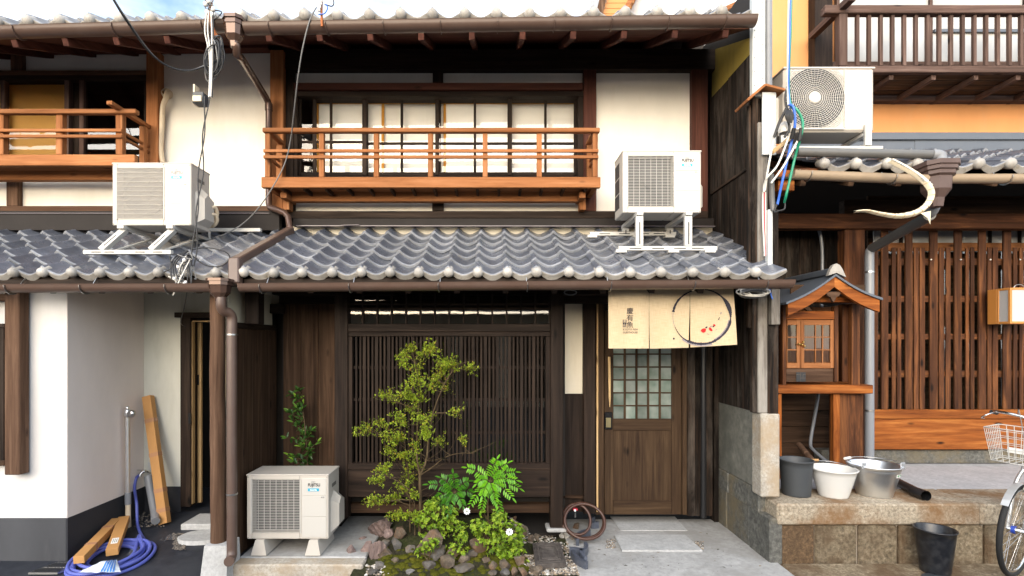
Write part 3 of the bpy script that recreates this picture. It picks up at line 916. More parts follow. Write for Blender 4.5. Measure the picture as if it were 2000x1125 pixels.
    hd.tube([a0, a0.lerp(a1,.5), a0.lerp(a1,.8), a1], [.013,.013,.011,.003], 8); hd.build('handle','pale_Z',d)
    for py in (715,765): MB().tube([P(1190,py,D-.05),P(1190,py,D+.002)],.006,8).build('handle_stud','steel',d)
    lk = pb('lock','lock_black',d,1181,805,1196,839,D-.02,.022,.006); pb('lock_face','lock_brass',lk,1183.5,816,1193.5,835,D-.026,.008,.003)
    pb('hinge','wire_black',d,1333.2,928,1336,955,D-.012,.014,.001); pb('hinge','wire_black',d,1333.2,680,1336,700,D-.012,.014,.001)
    MB().tube([P(1374,566,4.9),P(1374,1011,4.9)],.024,12).build('downpipe','pipe_black',house)
    # log post on a stone
    st = MB(); 
    def ring(px0,px1,py,D0,D1): return [(X(px0,D0),D0,Z(py,D0)),(X(px1,D0),D0,Z(py,D0)),(X(px1,D0),D1,Z(py,D0)),(X(px0,D0),D1,Z(py,D0))]
    r0 = ring(399,445,1066,3.98,4.16); zt = r0[0][2]
    r1 = [(p[0]+(-.03 if i in (0,3) else .0), p[1]+(-.03 if i<2 else .03), -.14) for i,p in enumerate(r0)]
    st.add(r0+r1, [(0,1,2,3),(4,7,6,5),(0,4,5,1),(1,5,6,2),(2,6,7,3),(3,7,4,0)])
    st.build('post_base_stone','concrete_pale',house)
    lp = MB(); c = P(427,1066,4.07); top = P(424,560,4.07)
    rnd = random.Random(3); pts = []; rs = []
    for i in range(13):
        t = i/12; pts.append(c.lerp(top,t)+Vector((rnd.uniform(-.003,.003),rnd.uniform(-.003,.003),0))); rs.append(.058-.006*t+rnd.uniform(-.0015,.0015))
    lp.tube(pts, rs, 16); lp.build('log_post','postbrown_Z',house)
    # lower hopper and downpipe
    hopper(house, 430, 545, 3.9, .17, .17, 'gutter_shiny')
    dp = MB().tube(smooth_path([P(432,580,3.9),P(432,596,3.9),P(436,606,3.92),P(448,612,3.96),P(453,622,3.98),P(453,640,3.98)],5)+[P(453,1070,3.98),P(453,1084,3.97),P(450,1094,3.94),P(447,1097,3.90)], .037, 14).build('downpipe','gutter',house)
    for py in (652,963): MB().tube([P(453,py,3.98),P(453,py+3,3.98)],.041,14).build('pipe_clip','steel',dp)
ground_main()

# ------------------------------------------------------------------ wing wall between the guest house and its right neighbour
def wing_wall():
    ww = thing('wing_wall', 'charred plank wing wall on a stained concrete and stone base', 'wall', (2.25, 4.8, 0))
    rnd = random.Random(5)
    z1,z2,z3 = 1.17,3.26,4.22
    y = 4.34
    while y < 5.28:
        wd = min(rnd.uniform(.15,.21), 5.30-y)
        for za,zb,dx in ((z1,z2,0),(z2+.004,z3,-.012)):
            MB().box(2.20+dx,2.225+dx,y,y+wd-.003,za,zb+rnd.uniform(-.004,.004),.002).build('plank','char_Z',ww)
        y += wd
    wb('batten','char_Y',ww,2.185,2.199,4.34,5.28,z2-.012,z2+.012)
    wb('backing_board','interior',ww,2.227,2.26,4.34,6.0,z1,4.9)
    # yellow plaster above the planks
    MB().add([(2.21,4.42,z3),(2.21,5.3,z3),(2.21,5.3,4.72),(2.21,4.45,4.36),(2.226,4.42,z3),(2.226,5.3,z3),(2.226,5.3,4.72),(2.226,4.45,4.36)],
             [(0,1,2,3),(7,6,5,4),(0,4,5,1),(1,5,6,2),(2,6,7,3),(3,7,4,0)]).build('plaster_gable','plaster_yellow',ww)
    # front end: weathered posts
    pb('end_board','char_Z',ww,1470,190,1481,806,4.29,.05)
    pb('end_post','weather_Z',ww,1481,238,1500,807,4.27,.09,.006)
    pb('end_board','char_Z',ww,1462,205,1470,640,4.32,.04)
    pb('end_post','char_Z',ww,1500.3,408,1521,810,4.26,.1,.006)
    pb('hanging_board','weather_Z',ww,1507,565,1524,634,4.2,.05,.004)
    # metal corner strip, pipe, little hood
    pb('corner_strip','sheet_white',ww,1470,-40,1495,188,4.3,.05,.002)
    pb('corner_plate','sheet_white',ww,1489,180,1516,302,4.24,.012,.001)
    rn = random.Random(9)
    for k in range(14): 
        c = P(rn.choice((1474,1490)),5+k*13.5,4.297); MB().lathe([(.004,0),(.003,-.003),(.0005,-.004)],c,8,0,'Y').build('nail','wire_black',ww)
    MB().tube([P(1500,-40,4.36),P(1500,186,4.36)],.032,12).build('pipe','pipe_grey',ww)
    h = MB()
    c0,c1,c2 = P(1459,196,4.2),P(1494,166,4.2),P(1533,176,4.2)
    for a,b_ in ((c0,c1),(c1,c2)): h.beam(a+Vector((0,.1,0)),b_+Vector((0,.1,0)),.22,.02,.003)
    h.build('hood','cedar_X',ww)
    # base
    wb('base_panel','concrete_wet',ww,2.2,2.3,4.32,5.3,.535,1.168,.004)
    pb('base_stone','granite_pale',ww,1487,808,1524,972,4.25,.16,.012)
    for ya,yb,za,zb in ((4.34,4.9,.355,.53),(4.905,5.3,.355,.53),(4.16,4.5,0,.35),(4.505,4.93,0,.35),(4.935,5.3,0,.35)):
        MB().box(2.2-rnd.uniform(0,.006),2.3,ya,yb,za-.02,zb,.01).build('base_block','side_block',ww)
    wb('upright_timber','char_Z',ww,2.15,2.195,5.1,5.2,0,2.3)
wing_wall()

# ------------------------------------------------------------------ left neighbour
lh = thing('townhouse', 'white plastered townhouse with pale cedar balcony and open sliding door', 'house', (-3.6, 5.0, 0))
def left_house():
    pn = lambda *a, **k: panel(*a, par=lh, **k)
    pn(-460,100,22,140); pn(40,98,287,140); pn(306,95,528,408,t=.06); pn(-460,346,14,405); pn(32,346,285,405); pn(270,318,308,405)
    MB().beam(P(-460,103,5.22),P(527,95,5.22),.1,.04).build('wall_plate','redbrown_X',lh)
    pb('rail_beam','postbrown_X',lh,-460,137,285,144,5.23,.1); pb('short_post','postbrown_Z',lh,20,104,42,136.8,5.25,.08)
    pb('post','cedar_Z',lh,285,98,308,402,5.2,.12,.005)
    pb('sill_beam','postbrown_X',lh,-460,402,527,413,5.2,.12,.004); pb('short_post','postbrown_Z',lh,12,350,34,401.8,5.24,.08)
    wb('flashing','flashing',lh,X(-460,5.15),X(548,5.15),5.12,5.18,Z(451,5.15),Z(413.3,5.15))
    MB().beam(P(-460,417,5.12),P(527,417,5.12),.03,.006,.001).build('flashing_strip','flashing_edge',lh)
    # window
    wf = pb('window_frame','dark_X',lh,-460,144.2,285,155,5.26,.12)
    for a,c in ((0,8),(125,134),(154,163)): pb('window_stile','greybrown_Z',wf,a,155.2,c,305,5.28,.06)
    pb('window_stile','dark_Z',wf,134.2,155.2,153.8,305,5.34,.04); pb('window_stile','dark_Z',wf,281,155.2,285,305,5.28,.06)
    pb('window_sill','dark_X',wf,-460,305,285,318,5.22,.15)
    pb('pane','glass',wf,8,155,125,306,5.31,.004,0); pb('pane','glass_dark',wf,163,155,281,306,5.31,.004,0); pb('pane','glass',wf,-460,155,0,306,5.31,.004,0)
    pb('gold_blind','paper_gold',wf,-460,155,126,306,5.37,.01,0)
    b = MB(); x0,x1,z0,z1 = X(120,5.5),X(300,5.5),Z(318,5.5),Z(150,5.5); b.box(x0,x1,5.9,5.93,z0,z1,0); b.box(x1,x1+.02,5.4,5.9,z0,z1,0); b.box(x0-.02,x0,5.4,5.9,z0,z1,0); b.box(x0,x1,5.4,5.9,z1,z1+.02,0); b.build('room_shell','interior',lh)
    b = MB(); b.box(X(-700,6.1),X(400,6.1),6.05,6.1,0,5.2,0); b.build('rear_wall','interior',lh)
    # balcony
    D = 4.79
    bl = pb('balcony','cedar_X',lh,-460,301.5,263,323,D,.05,.004)
    pb('rail','cedar_X',bl,-460,212,265,221,D-.01,.055,.005)
    for ya in (251,262.5): pb('rail','cedar_X',bl,-460,ya,237,ya+6,D-.004,.022,.003)
    for px in (-450,-340,-230,-110,0,115,232): pb('baluster','cedar_Z',bl,px-6.5,221.2,px+6.5,301.3,D+.018,.055,.003)
    x = X(232,D)
    MB().beam((x,D-.12,Z(212,D)),(x,5.2,Z(212,D)),.05,.035).build('side_rail','cedar_Y',bl)
    for ya in (254,265.5): MB().beam((x,D+.04,Z(ya,D)),(x,5.2,Z(ya,D)),.022,.026).build('side_rail','cedar_Y',bl)
    MB().box(x-.025,x+.025,5.1,5.15,Z(322,D),Z(218,D)).build('baluster','cedar_Z',bl)
    MB().box(x-.02,x+.03,D+.052,5.2,Z(322,D),Z(303,D)).build('side_board','cedar_Y',bl)
    pb('floor_beam','cedar_X',bl,-460,327,285,351,5.05,.08,.005)
    for k in range(6): MB().box(X(-460,D),X(258,D),D+.055+k*.05,D+.099+k*.05,Z(316,D),Z(312,D),.002).build('floor_board','cedar_X',bl)
    # wall pipe sleeve and junction box
    sp = cable([P(326,180,5.25),P(324,192,5.2),P(318,210,5.22),P(316,250,5.24),P(314,290,5.24),P(318,318,5.24)],.024,10).build('pipe_sleeve','beige_pipe',lh)
    MB().lathe([(.05,.04),(.05,-.01),(.043,-.03),(.025,-.035)],P(326,183,5.28),16,0,'Y').build('sleeve_cap','beige_pipe',sp)
    # eave
    el = lambda x: Z(44,4.35) + (x-X(6,4.35))/(X(410,4.35)-X(6,4.35))*(Z(34,4.35)-Z(44,4.35)) - .03
    xa,xb = X(-460,4.35),X(486,4.35)
    eave_upper(lh, xa, xb, el(xa), el(xb), [X(1012,5.2)+.43*k for k in range(-24,-6)])
    rid = [X(59,4.35)+.2535*k for k in range(-9,8)]
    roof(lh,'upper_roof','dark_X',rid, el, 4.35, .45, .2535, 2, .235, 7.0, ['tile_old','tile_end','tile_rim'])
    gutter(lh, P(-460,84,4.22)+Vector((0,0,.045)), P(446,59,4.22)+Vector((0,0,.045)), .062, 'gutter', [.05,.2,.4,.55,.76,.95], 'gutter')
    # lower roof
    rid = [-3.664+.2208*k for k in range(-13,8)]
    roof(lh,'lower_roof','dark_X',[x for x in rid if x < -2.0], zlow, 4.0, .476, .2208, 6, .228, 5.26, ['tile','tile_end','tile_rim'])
    eave_lower(lh, -6.6, -1.94)
    gutter(lh, (X(-600,3.9),3.9,Z(560,3.9)), (X(415,3.9),3.9,Z(557,3.9)), .056, 'gutter', [.1,.25,.4,.614,.756,.917], 'steel')
    # ground floor: bay of white plaster
    x1 = X(130,4.2)
    wb('front_wall','plaster_white',lh,-7.5,x1,4.2,4.3,Z(1012,4.2),2.24,.002)
    wb('front_skirting','skirting',lh,-7.5,x1,4.195,4.3,-.1,Z(1012.3,4.2),.003)
    MB().prism([(x1+.0005,4.2,Z(1012,4.2)),(x1+.0005,5.12,Z(1012,4.2)),(x1+.0005,5.12,2.66),(x1+.0005,4.2,2.235)],(.005,0,0)).build('side_wall','plaster_bounce',lh)
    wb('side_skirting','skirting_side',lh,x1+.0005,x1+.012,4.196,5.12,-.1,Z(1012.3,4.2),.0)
    wb('back_wall','plaster_grey',lh,x1-.1,X(353,5.12),5.121,5.2,Z(950,5.12),2.66,0)
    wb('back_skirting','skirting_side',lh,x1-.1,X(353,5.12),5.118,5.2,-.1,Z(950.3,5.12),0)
    wb('back_wall','plaster_grey',lh,X(353,5.12),-2.135,5.121,5.2,Z(612,5.12),2.66,0)
    pb('post','postbrown_Z',lh,8,560,38,928,4.1,.09,.006)
    pb('beam','postbrown_X',lh,-200,574,40,588,4.13,.06,.005)
    f = pb('window_frame','dark_Z',lh,-60,632,8,640,4.15,.05); pb('window_frame_bar','dark_Z',f,-10,640.2,7,910,4.16,.035); pb('window_sill','darkbrown_X',f,-60,900,8,910,4.14,.05)
    # door frame, half open sliding door, dark hall
    df = pb('door_frame','dark_Z',lh,352,612,372,990,5.08,.12); pb('door_head','dark_X',df,340,610,480,620,5.06,.12); pb('door_edge','pale_Z',df,372.2,628,375.5,985,5.10,.05)
    pb('door_edge','pale_X',df,375.5,626,470,628.5,5.10,.05)
    dr = pb('sliding_door','pale_Z',lh,381,630,392.5,982,5.22,.03); pb('door_pull','wire_black',dr,383,732,388,752,5.212,.01,.001)
    MB().box(X(372,5.06)-.012,X(372,5.06)+.012,5.04,5.06,Z(828,5.06),Z(806,5.06),.004).build('door_latch','lock_black',df)
    b = MB(); x0,xx = X(392,5.3),X(520,5.3); b.box(X(340,6),xx,6.0,6.03,0,2.3,0); b.box(xx-.2,xx-.18,5.2,6,0,2.3,0); b.box(X(340,6),xx,5.2,6,2.28,2.3,0); b.build('hall_shell','interior',lh)
    pb('far_jamb','pale_Z',lh,440,575,450,1000,5.3,.04)
left_house()

# ------------------------------------------------------------------ right neighbour on its stone platform
pf = thing('stone_platform', 'rough granite block platform with rust stains carrying the lattice house', 'platform', (3.4, 4.5, 0))
def platform():
    rnd = random.Random(11)
    xs = [X(1519,4.15),X(1680,4.15),X(1905,4.15),5.6]
    wb('capstone','granite',pf,xs[0],3.87,4.15,4.6,.30,.47,.014)
    wb('capstone','granite',pf,3.875,9.0,4.153,4.6,.30,.468,.014)
    wb('floor_slab','plat_floor',pf,2.31,9.0,4.604,6.3,.1,.462,.004)
    e = [1519,1592,1676,1754,1836,1922,2010,2100,2200,2290,2370,2460,2560,2650]
    for k in range(len(e)-1):
        a,c = X(e[k],4.18)+.006,X(e[k+1],4.18)-.006
        MB().box(a,c,4.165+rnd.uniform(0,.014),4.4,-.1,.296-rnd.uniform(0,.008),.014).build('wall_block','granite_rust' if k == 0 else 'granite_block',pf)
    wb('mortar','granite_pale',pf,2.32,9.0,4.2,4.45,-.1,.3,0)
platform()

rh = thing('townhouse', 'orange plastered townhouse with brown lattice front and railed upper window', 'house', (3.6, 5.8, .47))
def right_house():
    # upper wall
    wb('upper_wall','plaster_orange',rh,X(1470,5.85),11.0,5.85,5.95,Z(300,5.85),5.9,.0)
    wb('rear_wall','interior',rh,X(1400,6.6),11.0,6.55,6.6,.4,5.9,0)
    wb('flashing','flashing_blue',rh,X(1540,5.7),X(1788,5.7),5.70,5.74,Z(299,5.7),Z(273,5.7),.002); wb('flashing','flashing_blue',rh,X(1786.5,5.7),11.0,5.695,5.74,Z(299,5.7),Z(273,5.7),.002)
    wb('flashing_cap','flashing_blue',rh,X(1540,5.68),11.0,5.67,5.85,Z(272.8,5.68),Z(259,5.68),.004)
    pb('post','dark_Z',rh,1592,-60,1627,180,5.72,.13,.005)
    # upper window
    w_ = pb('window_frame','greybrown_X',rh,1627,120,2560,136,5.72,.1); 
    for k,(a,c) in enumerate(((1640,1817),(1822,2002),(2007,2190),(2195,2370),(2375,2560))):
        pb('pane','frosted_pale',w_,a,-60,c,120,5.8,.006,0); pb('window_stile','greybrown_Z',w_,a-5,-60,a,120,5.77,.05)
    pb('window_bar','flashing_blue',w_,1826,56,2560,62,5.77,.03,.001); 
    # railing
    D = 5.25
    r = pb('railing','greybrown_X',rh,1640,128,2560,141,D,.06,.005)
    pb('rail','greybrown_X',r,1612,9,2560,25,D-.01,.08,.006)
    pb('rail_post','greybrown_Z',r,1640,25.3,1656,127.7,D,.07,.004)
    for k in range(38):
        px = 1676+22.9*k; pb('baluster','greybrown_Z',r,px-3.2,25.3,px+3.2,127.7,D+.018,.032,.002)
    MB().beam((X(1645,D),D-.15,Z(14,D)),(X(1645,D),5.75,Z(14,D)),.07,.06).build('side_rail','greybrown_Y',r)
    MB().beam((X(1645,D),D+.05,Z(135,D)),(X(1645,D),5.75,Z(135,D)),.06,.07).build('side_rail','greybrown_Y',r)
    for k in range(12): MB().beam((X(1665,D)+.43*k,D+.05,Z(146,D)),(X(1665,D)+.43*k,5.85,Z(146,D)),.045,.05).build('joist','greybrown_Y',r)
    for k in range(5): MB().box(X(1645,D),9,D+.07+k*.11,D+.165+k*.11,Z(140,D)+.0,Z(136,D),.002).build('deck_board','darkbrown_X',r)
    pb('wall_beam','greybrown_X',rh,1600,170,2560,196,5.76,.1,.005)
    # lower roof
    zr = lambda x: Z(318,4.5)-.04
    rid = [X(1608.6,4.5)+.2655*k for k in range(0,19)]
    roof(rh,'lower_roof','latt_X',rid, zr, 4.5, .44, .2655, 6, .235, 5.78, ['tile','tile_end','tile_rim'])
    MB().box(X(1545,4.56),9,4.53,4.56,Z(340,4.5),Z(326,4.5),.003).build('fascia','latt_X',rh)
    q = lambda x,d,h: Vector((x, d, zr(0)+.44*(d-4.5)+h))
    for k in range(15): MB().beam(q(2.7+.42*k,4.56,-.14),q(2.7+.42*k,5.7,-.14),.05,.06).build('rafter','darkbrown_Y',rh)
    MB().add([q(2.3,4.56,-.09),q(9.2,4.56,-.09),q(9.2,5.85,-.09),q(2.3,5.85,-.09),q(2.3,4.56,-.105),q(9.2,4.56,-.105),q(9.2,5.85,-.105),q(2.3,5.85,-.105)],[(0,1,2,3),(7,6,5,4),(0,4,5,1),(1,5,6,2),(2,6,7,3),(3,7,4,0)]).build('soffit','interior',rh)
    pb('eave_block','orange_X',rh,1520,332,1552,372,4.6,.2)
    gutter(rh, P(1546,340,4.35)+Vector((0,0,.01)), P(1806,350,4.35)+Vector((0,0,.01)), .056,'gutter_beige',[.12,.75],'steel'); gutter(rh, P(1850,348,4.35)+Vector((0,0,.01)), P(2560,348,4.35)+Vector((0,0,.01)), .056,'gutter_beige',[.16,.7],'steel')
    hopper(rh,1828,320,4.35,.28,.36,'hopper_brown',steps=1)
    dp = MB().tube(smooth_path([P(1828,392,4.4),P(1822,410,4.45),P(1808,426,4.6)],4)+[P(1705,484,5.25),P(1699,490,5.28),P(1698,500,5.28),P(1698,905,5.28)],.042,14).build('downpipe','pipe_lead',rh)
    MB().tube([P(1816,420,4.5),P(1812,424,4.56),P(1703,485,5.26)],.0455,14).build('pipe_sleeve','pipe_darkgrey',dp)
    for py in (530,800): MB().tube([P(1698,py,5.28),P(1698,py+3,5.28)],.046,14).build('pipe_clip','steel',dp)
    # beams of the ground floor
    pb('beam','darkbrown_X',rh,1650,390,2560,418,5.5,.1,.006)
    pb('beam','latt_X',rh,1430,417,2560,446,5.35,.12,.006)
    pb('post','latt_Z',rh,1650,446.3,1690,900,5.4,.12,.006)
    k0 = 1380
    for k in range(11):
        pb('plank','char_Z',rh,k0,447,k0+25.4,905,5.78,.03,.003); k0 += 25.8
    for k in range(4): pb('plank','darkbrown_X',rh,1400,770+k*32,1652,801+k*32,5.74,.03,.003)
    wb('side_boards','char_Z',rh,2.31,2.34,4.45,5.77,.47,3.2)
    # lattice
    L = thing_part = pb('lattice','orange_X',rh,1706,800,2560,818,5.5,.05,.004)
    pb('lattice_board','orange_X',L,1706,818.5,2560,878,5.51,.05,.005)
    wide = [(1721,1735.6),(1768,1783),(1815.6,1832),(1863.7,1879),(1911,1926.5),(1959,1976),(2008,2024),(2056,2072)]
    nar = [(1707,1715),(1741.6,1750),(1752.3,1760.5),(1784.8,1794.5),(1796,1807),(1834,1844),(1847,1857),(1886,1893),(1895.5,1903.5),(1928.8,1937),(1938.5,1949.5),(1979,1987.5),(1991,1999.5),(2030,2038),(2042,2050)]
    for q in range(1,11): wide.append((2056+48*q,2072+48*q)); nar += [(2030+48*q,2038+48*q),(2042+48*q,2050+48*q)]
    for a,c in wide: pb('lattice_slat','latt_Z',L,a+1.0,446.5,c,799.7,5.50,.02,.003)
    for a,c in nar: pb('lattice_slat','latt_Z',L,a+.8,484+random.uniform(-1,1),c,799.7,5.508,.014,.002)
    for ya,yb in ((505,518),(578,590),(652,663),(724,737)): pb('lattice_rail','latt_X',L,1704,ya,2560,yb,5.524,.015,.002)
    for k in range(4): 
        c = P(1819+k*58,507,5.475); MB().lathe([(.008,.006),(.008,0),(.005,-.005),(.0005,-.006)],c,10,0,'Y').build('stud','porcelain',L)
    for k in range(15):
        a = 1706+k*58
        p_ = pb('screen','frosted_pale',rh,a,446,a+54,492,5.72,.01,0); pb('screen_glass','glass_dark',p_,a,492.3,a+54,800,5.70,.006,0)
        pb('screen_stile','dark_Z',p_,a+54.2,446,a+57.8,800,5.69,.03)
    pb('screen_rail','cedar_X',rh,1700,474,2560,490,5.69,.02)
    b = MB(); b.box(X(1690,5.9),X(2560,5.9),5.86,5.88,.5,3.4,0); b.build('room_shell','postbrown_X',rh)
    wb('ground_beam','side_block',rh,X(1600,5.6),9.2,5.56,5.7,.47,Z(880,5.55),.005)
right_house()

# ------------------------------------------------------------------ house across the lane behind, only its eave shows
bh = thing('house', 'white house with orange timber eave seen over the tiled roof', 'house', (3.4, 12, 0))
wb('wall','plaster_white',bh,X(1214,12),9.5,12,12.3,0,13,0)
wb('side_wall','plaster_white',bh,X(1214,12)-.0,X(1214,12)+.3,12.31,16,0,13,0)
b = MB(); b.add([P(1172,30,11.6),P(1224,-20,12),P(1220,40,12),P(1160,40,11.6)],[(0,1,2,3)])
for k in range(9):
    z0 = Z(46,11.8)-.2+k*.12; x0 = X(1168+k*3.2,11.8)
    MB().box(x0-.02+.0,X(1206,12)+k*.06,11.7,11.98,z0,z0+.115,.004).build('eave_board','lantern_wood',bh)
MB().beam(P(1163,40,11.6)+Vector((0,0,-.2)),P(1184,-30,11.6),.12,.14).build('barge_board','postbrown_Z',bh)
MB().beam(P(1213,34,11.5),P(1243,-20,11.5),.08,.10).build('barge_board','cedar_X',bh)
MB().beam(P(1408,26,11.4),P(1500,-14,11.4),.3,.09).build('roof_edge','cedar_X',bh)
MB().beam(P(1420,33,11.6),P(1510,-8,11.6),.3,.12).build('roof_underside','darkbrown_X',bh)
# ------------------------------------------------------------------ air conditioners
def ac_unit(label, group, px0, py_bot, D, W=.663, H=.525, dp=.29, style='louvre', feet=None, mat='ac_white'):
    x0 = X(px0, D); z0 = Z(py_bot, D)
    t = thing('air_conditioner', label, 'air conditioner', (x0+W/2, D+dp/2, z0 - (.12 if feet else 0)), group)
    B = lambda nm, m, a, b_, c, d, e, f, ch=.002, par=None: MB().box(x0+a, x0+b_, D+c, D+d, z0+e, z0+f, ch).build(nm, m, par or t)
    # casing as a shell with an open grille side
    cs = MB(); gx0,gx1,gz0,gz1 = .045,.43,.055,H-.045
    bx = lambda a,b_,c,d,e,f,ch=.006: cs.box(x0+a,x0+b_,D+c,D+d,z0+e,z0+f,ch)
    bx(0,gx0,0,dp,0,H-.004); bx(gx1,W,.0,dp,0,H-.004); bx(gx0-.002,gx1+.002,0,dp,0,gz0); bx(gx0-.002,gx1+.002,0,dp,gz1,H-.004); bx(gx0-.002,gx1+.002,dp-.03,dp,gz0,gz1)
    case = cs.build('casing', mat, t)
    B('lid', mat, -.004, W+.004, -.004, dp+.004, H-.012, H+.002, .005)
    back = B('fan_backing', 'ac_dark' if style == 'louvre' else 'ac_mid', gx0, gx1, .075, .08, gz0, gz1, 0)
    cx, cz = x0+(gx0+gx1)/2, z0+(gz0+gz1)/2
    fr = .175
    if style != 'louvre':
        MB().lathe([(fr,0),(fr,.02),(.0005,.02)],(cx,D+.052,cz),36,0,'Y').build('fan_opening','ac_dark',t)
    fan = MB(); fan.lathe([(.045,.0),(.04,-.012),(.0005,-.016)],(cx,D+.055,cz),20,0,'Y')
    for k in range(3):
        a0 = k*2*math.pi/3+.4
        pts = []
        for r_,da,dy in ((.04,0,.0),(.16,.25,-.01),(.165,.95,.012),(.09,1.1,.014),(.045,.9,.01)):
            pts.append(Vector((cx+r_*math.cos(a0+da), D+.062+dy, cz+r_*math.sin(a0+da))))
        fan.prism(pts,(0,.003,0))
    fan.build('fan','ac_dark',t)
    g = MB()
    nh, nv = (33, 8) if style == 'louvre' else (11, 46)
    for i in range(nh+1):
        z = gz0 + (gz1-gz0)*i/nh; wd = .0027 if style == 'louvre' else .0022
        g.box(x0+gx0-.004,x0+gx1+.004,D-.006,D-.002,z0+z-wd/2,z0+z+wd/2,0)
    for i in range(nv+1):
        x = gx0 + (gx1-gx0)*i/nv; wd = .0024 if style == 'louvre' else .0026
        g.box(x0+x-wd/2,x0+x+wd/2,D-.002,D+.003,z0+gz0,z0+gz1,0)
    g.box(x0+gx0-.018,x0+gx0-.003,D-.006,D+.003,z0+gz0-.01,z0+gz1+.01,.002); g.box(x0+gx1+.003,x0+gx1+.012,D-.006,D+.003,z0+gz0-.01,z0+gz1+.01,.002)
    g.build('grille', 'ac_panel' if style == 'louvre' else mat, t)
    # service panels on the right with the maker's mark
    pz = [.02,.185,.355,H-.03]
    for k in range(3): B('service_panel','ac_panel',gx1+.02,W-.018,-.004,.003,pz[k],pz[k+1]-.003,.0015)
    lx = x0+(gx1+.02+W-.018)/2
    lettering('FUJITSU', .034, (lx+.0,D-.0055,z0+H-.085), t, 'ink' if style == 'louvre' else 'wire_grey', .0010, .098)
    # the little double loop above the letters
    lp = MB()
    for sx_ in (-1,1):
        lp.tube([(lx-.006+sx_*.0075+.0075*math.cos(k*math.pi/6), D-.006, z0+H-.060+.006*math.sin(k*math.pi/6)) for k in range(12)],.0008,4,closed=True)
    lp.build('maker_symbol','logo_grey',t)
    bd = B('badge','logo_blue',gx1+.068,gx1+.158,-.006,-.003,H-.135,H-.112,.0)
    lettering('nocria', .022, (x0+gx1+.113,D-.0075,z0+H-.1235), t, 'logo_white', .0006)
    lettering('R32', .016, (x0+W-.045,D-.0055,z0+H-.185), t, 'logo_grey', .0003)
    for a,e in ((.012,H-.022),(W-.012,H-.022),(.012,.012),(W-.012,.012),(gx1+.01,H*.48)):
        MB().lathe([(.0035,.002),(.003,-.001),(.0004,-.0015)],(x0+a,D-.001,z0+e),8,0,'Y').build('screw','logo_grey',t)
    # valve cover on the right side
    v = MB(); xx = x0+W
    ring0 = [(xx-.002,D+.06,z0+.03),(xx-.002,dp+D-.01,z0+.03),(xx-.002,dp+D-.01,z0+.30),(xx-.002,D+.14,z0+.36),(xx-.002,D+.06,z0+.30)]
    ring1 = [(xx+.055,D+.11,z0+.08),(xx+.055,dp+D-.03,z0+.08),(xx+.055,dp+D-.03,z0+.26),(xx+.055,D+.16,z0+.30),(xx+.055,D+.11,z0+.25)]
    v.add([Vector(p) for p in ring0+ring1],[tuple(range(5)),tuple(range(9,4,-1))]+[(i,(i+1)%5,5+(i+1)%5,5+i) for i in range(5)])
    v.build('valve_cover',mat,t)
    B('handle_recess','ac_mid',W-.001,W+.0015,.09,.20,H-.13,H-.10,.0)
    # open coil fins on the left side
    sv_ = MB(); 
    for i in range(3):
        for j in range(3): sv_.box(x0-.0025,x0+.001,D+.12+i*.055,D+.12+i*.055+.045,z0+.07+j*.135,z0+.07+j*.135+.122,0)
    sv_.build('side_vent','ac_dark',t)
    if feet:
        for fx in (.05,.485):
            b = MB(); a0,a1 = x0+fx,x0+fx+.125
            zt = z0-.001; zb = z0-.118
            for k,(y0,y1) in enumerate(((D-.04,dp+D+.05),)):
                pr = [(a0+.028,y0+.02,zt),(a1-.028,y0+.02,zt),(a1,y0,zb),(a0,y0,zb)]
                q = [(p[0],y1-(p[1]-y0),p[2]) for p in pr]
                b.add(pr+q,[(0,1,2,3),(7,6,5,4),(0,4,5,1),(1,5,6,2),(2,6,7,3),(3,7,4,0)])
            f = b.build('mounting_block','ac_white2',t)
            MB().lathe([(.009,0),(.009,.012),(.0005,.012)],((a0+a1)/2,D+.03,z0-.002),8,0,'Z').build('bolt','steel',f)
    return t, x0, z0

ac_unit('white air conditioner standing on two plastic blocks beside the planted bed', 'outdoor air conditioning units', 482, 1053, 4.24, feet=True, mat='ac_white2')

def steel_channel(b, p, q, w, h, up=(0,0,1)):
    b.beam(p, q, w, h, .001, up)
t, x0, z0 = ac_unit('white air conditioner on an upright bracket frame beside the charred planks', 'outdoor air conditioning units', 1216.4, 415.3, 4.42)
def stand_right():
    s = thing('bracket_stand', 'white steel bracket frame on the tiles under the unit beside charred planks', 'stand', (x0+.33, 4.55, 2.55), 'steel stands on the roof')
    zr = lambda d: ZE + .476*(d-4.0) + .075
    for k,(d,a,c) in enumerate(((4.40,-.045,.785),(4.86,-.20,.60))):
        z = zr(d); f = MB().box(x0+a,x0+c,d-.02,d+.02,z,z+.036,.003).build('foot_rail','white_steel',s)
        for q in (.17,.4,.62,.8): MB().box(x0+a+(c-a)*q-.05,x0+a+(c-a)*q+.05,d-.0215,d-.0195,z+.013,z+.021,0).build('slot','ac_dark',f)
        for q in (.02,.55,.92): MB().box(x0+a+(c-a)*q-.04,x0+a+(c-a)*q+.05,d-.03,d+.03,z-.02,z+.008,.003).build('rail_clamp','white_steel',f)
        for xx in (.10,.51):
            lg = MB().box(x0+xx,x0+xx+.062,d-.025,d+.012,z+.036,z0-.036,.003).build('leg','white_steel',s)
            MB().box(x0+xx+.026,x0+xx+.036,d-.0265,d-.0245,z+.05,z0-.09,0).build('slot','ac_dark',lg)
    for xx in (.10,.51): MB().box(x0+xx+.004,x0+xx+.058,4.36,4.90,z0-.034,z0-.002,.002).build('carrier','white_steel',s)
stand_right()

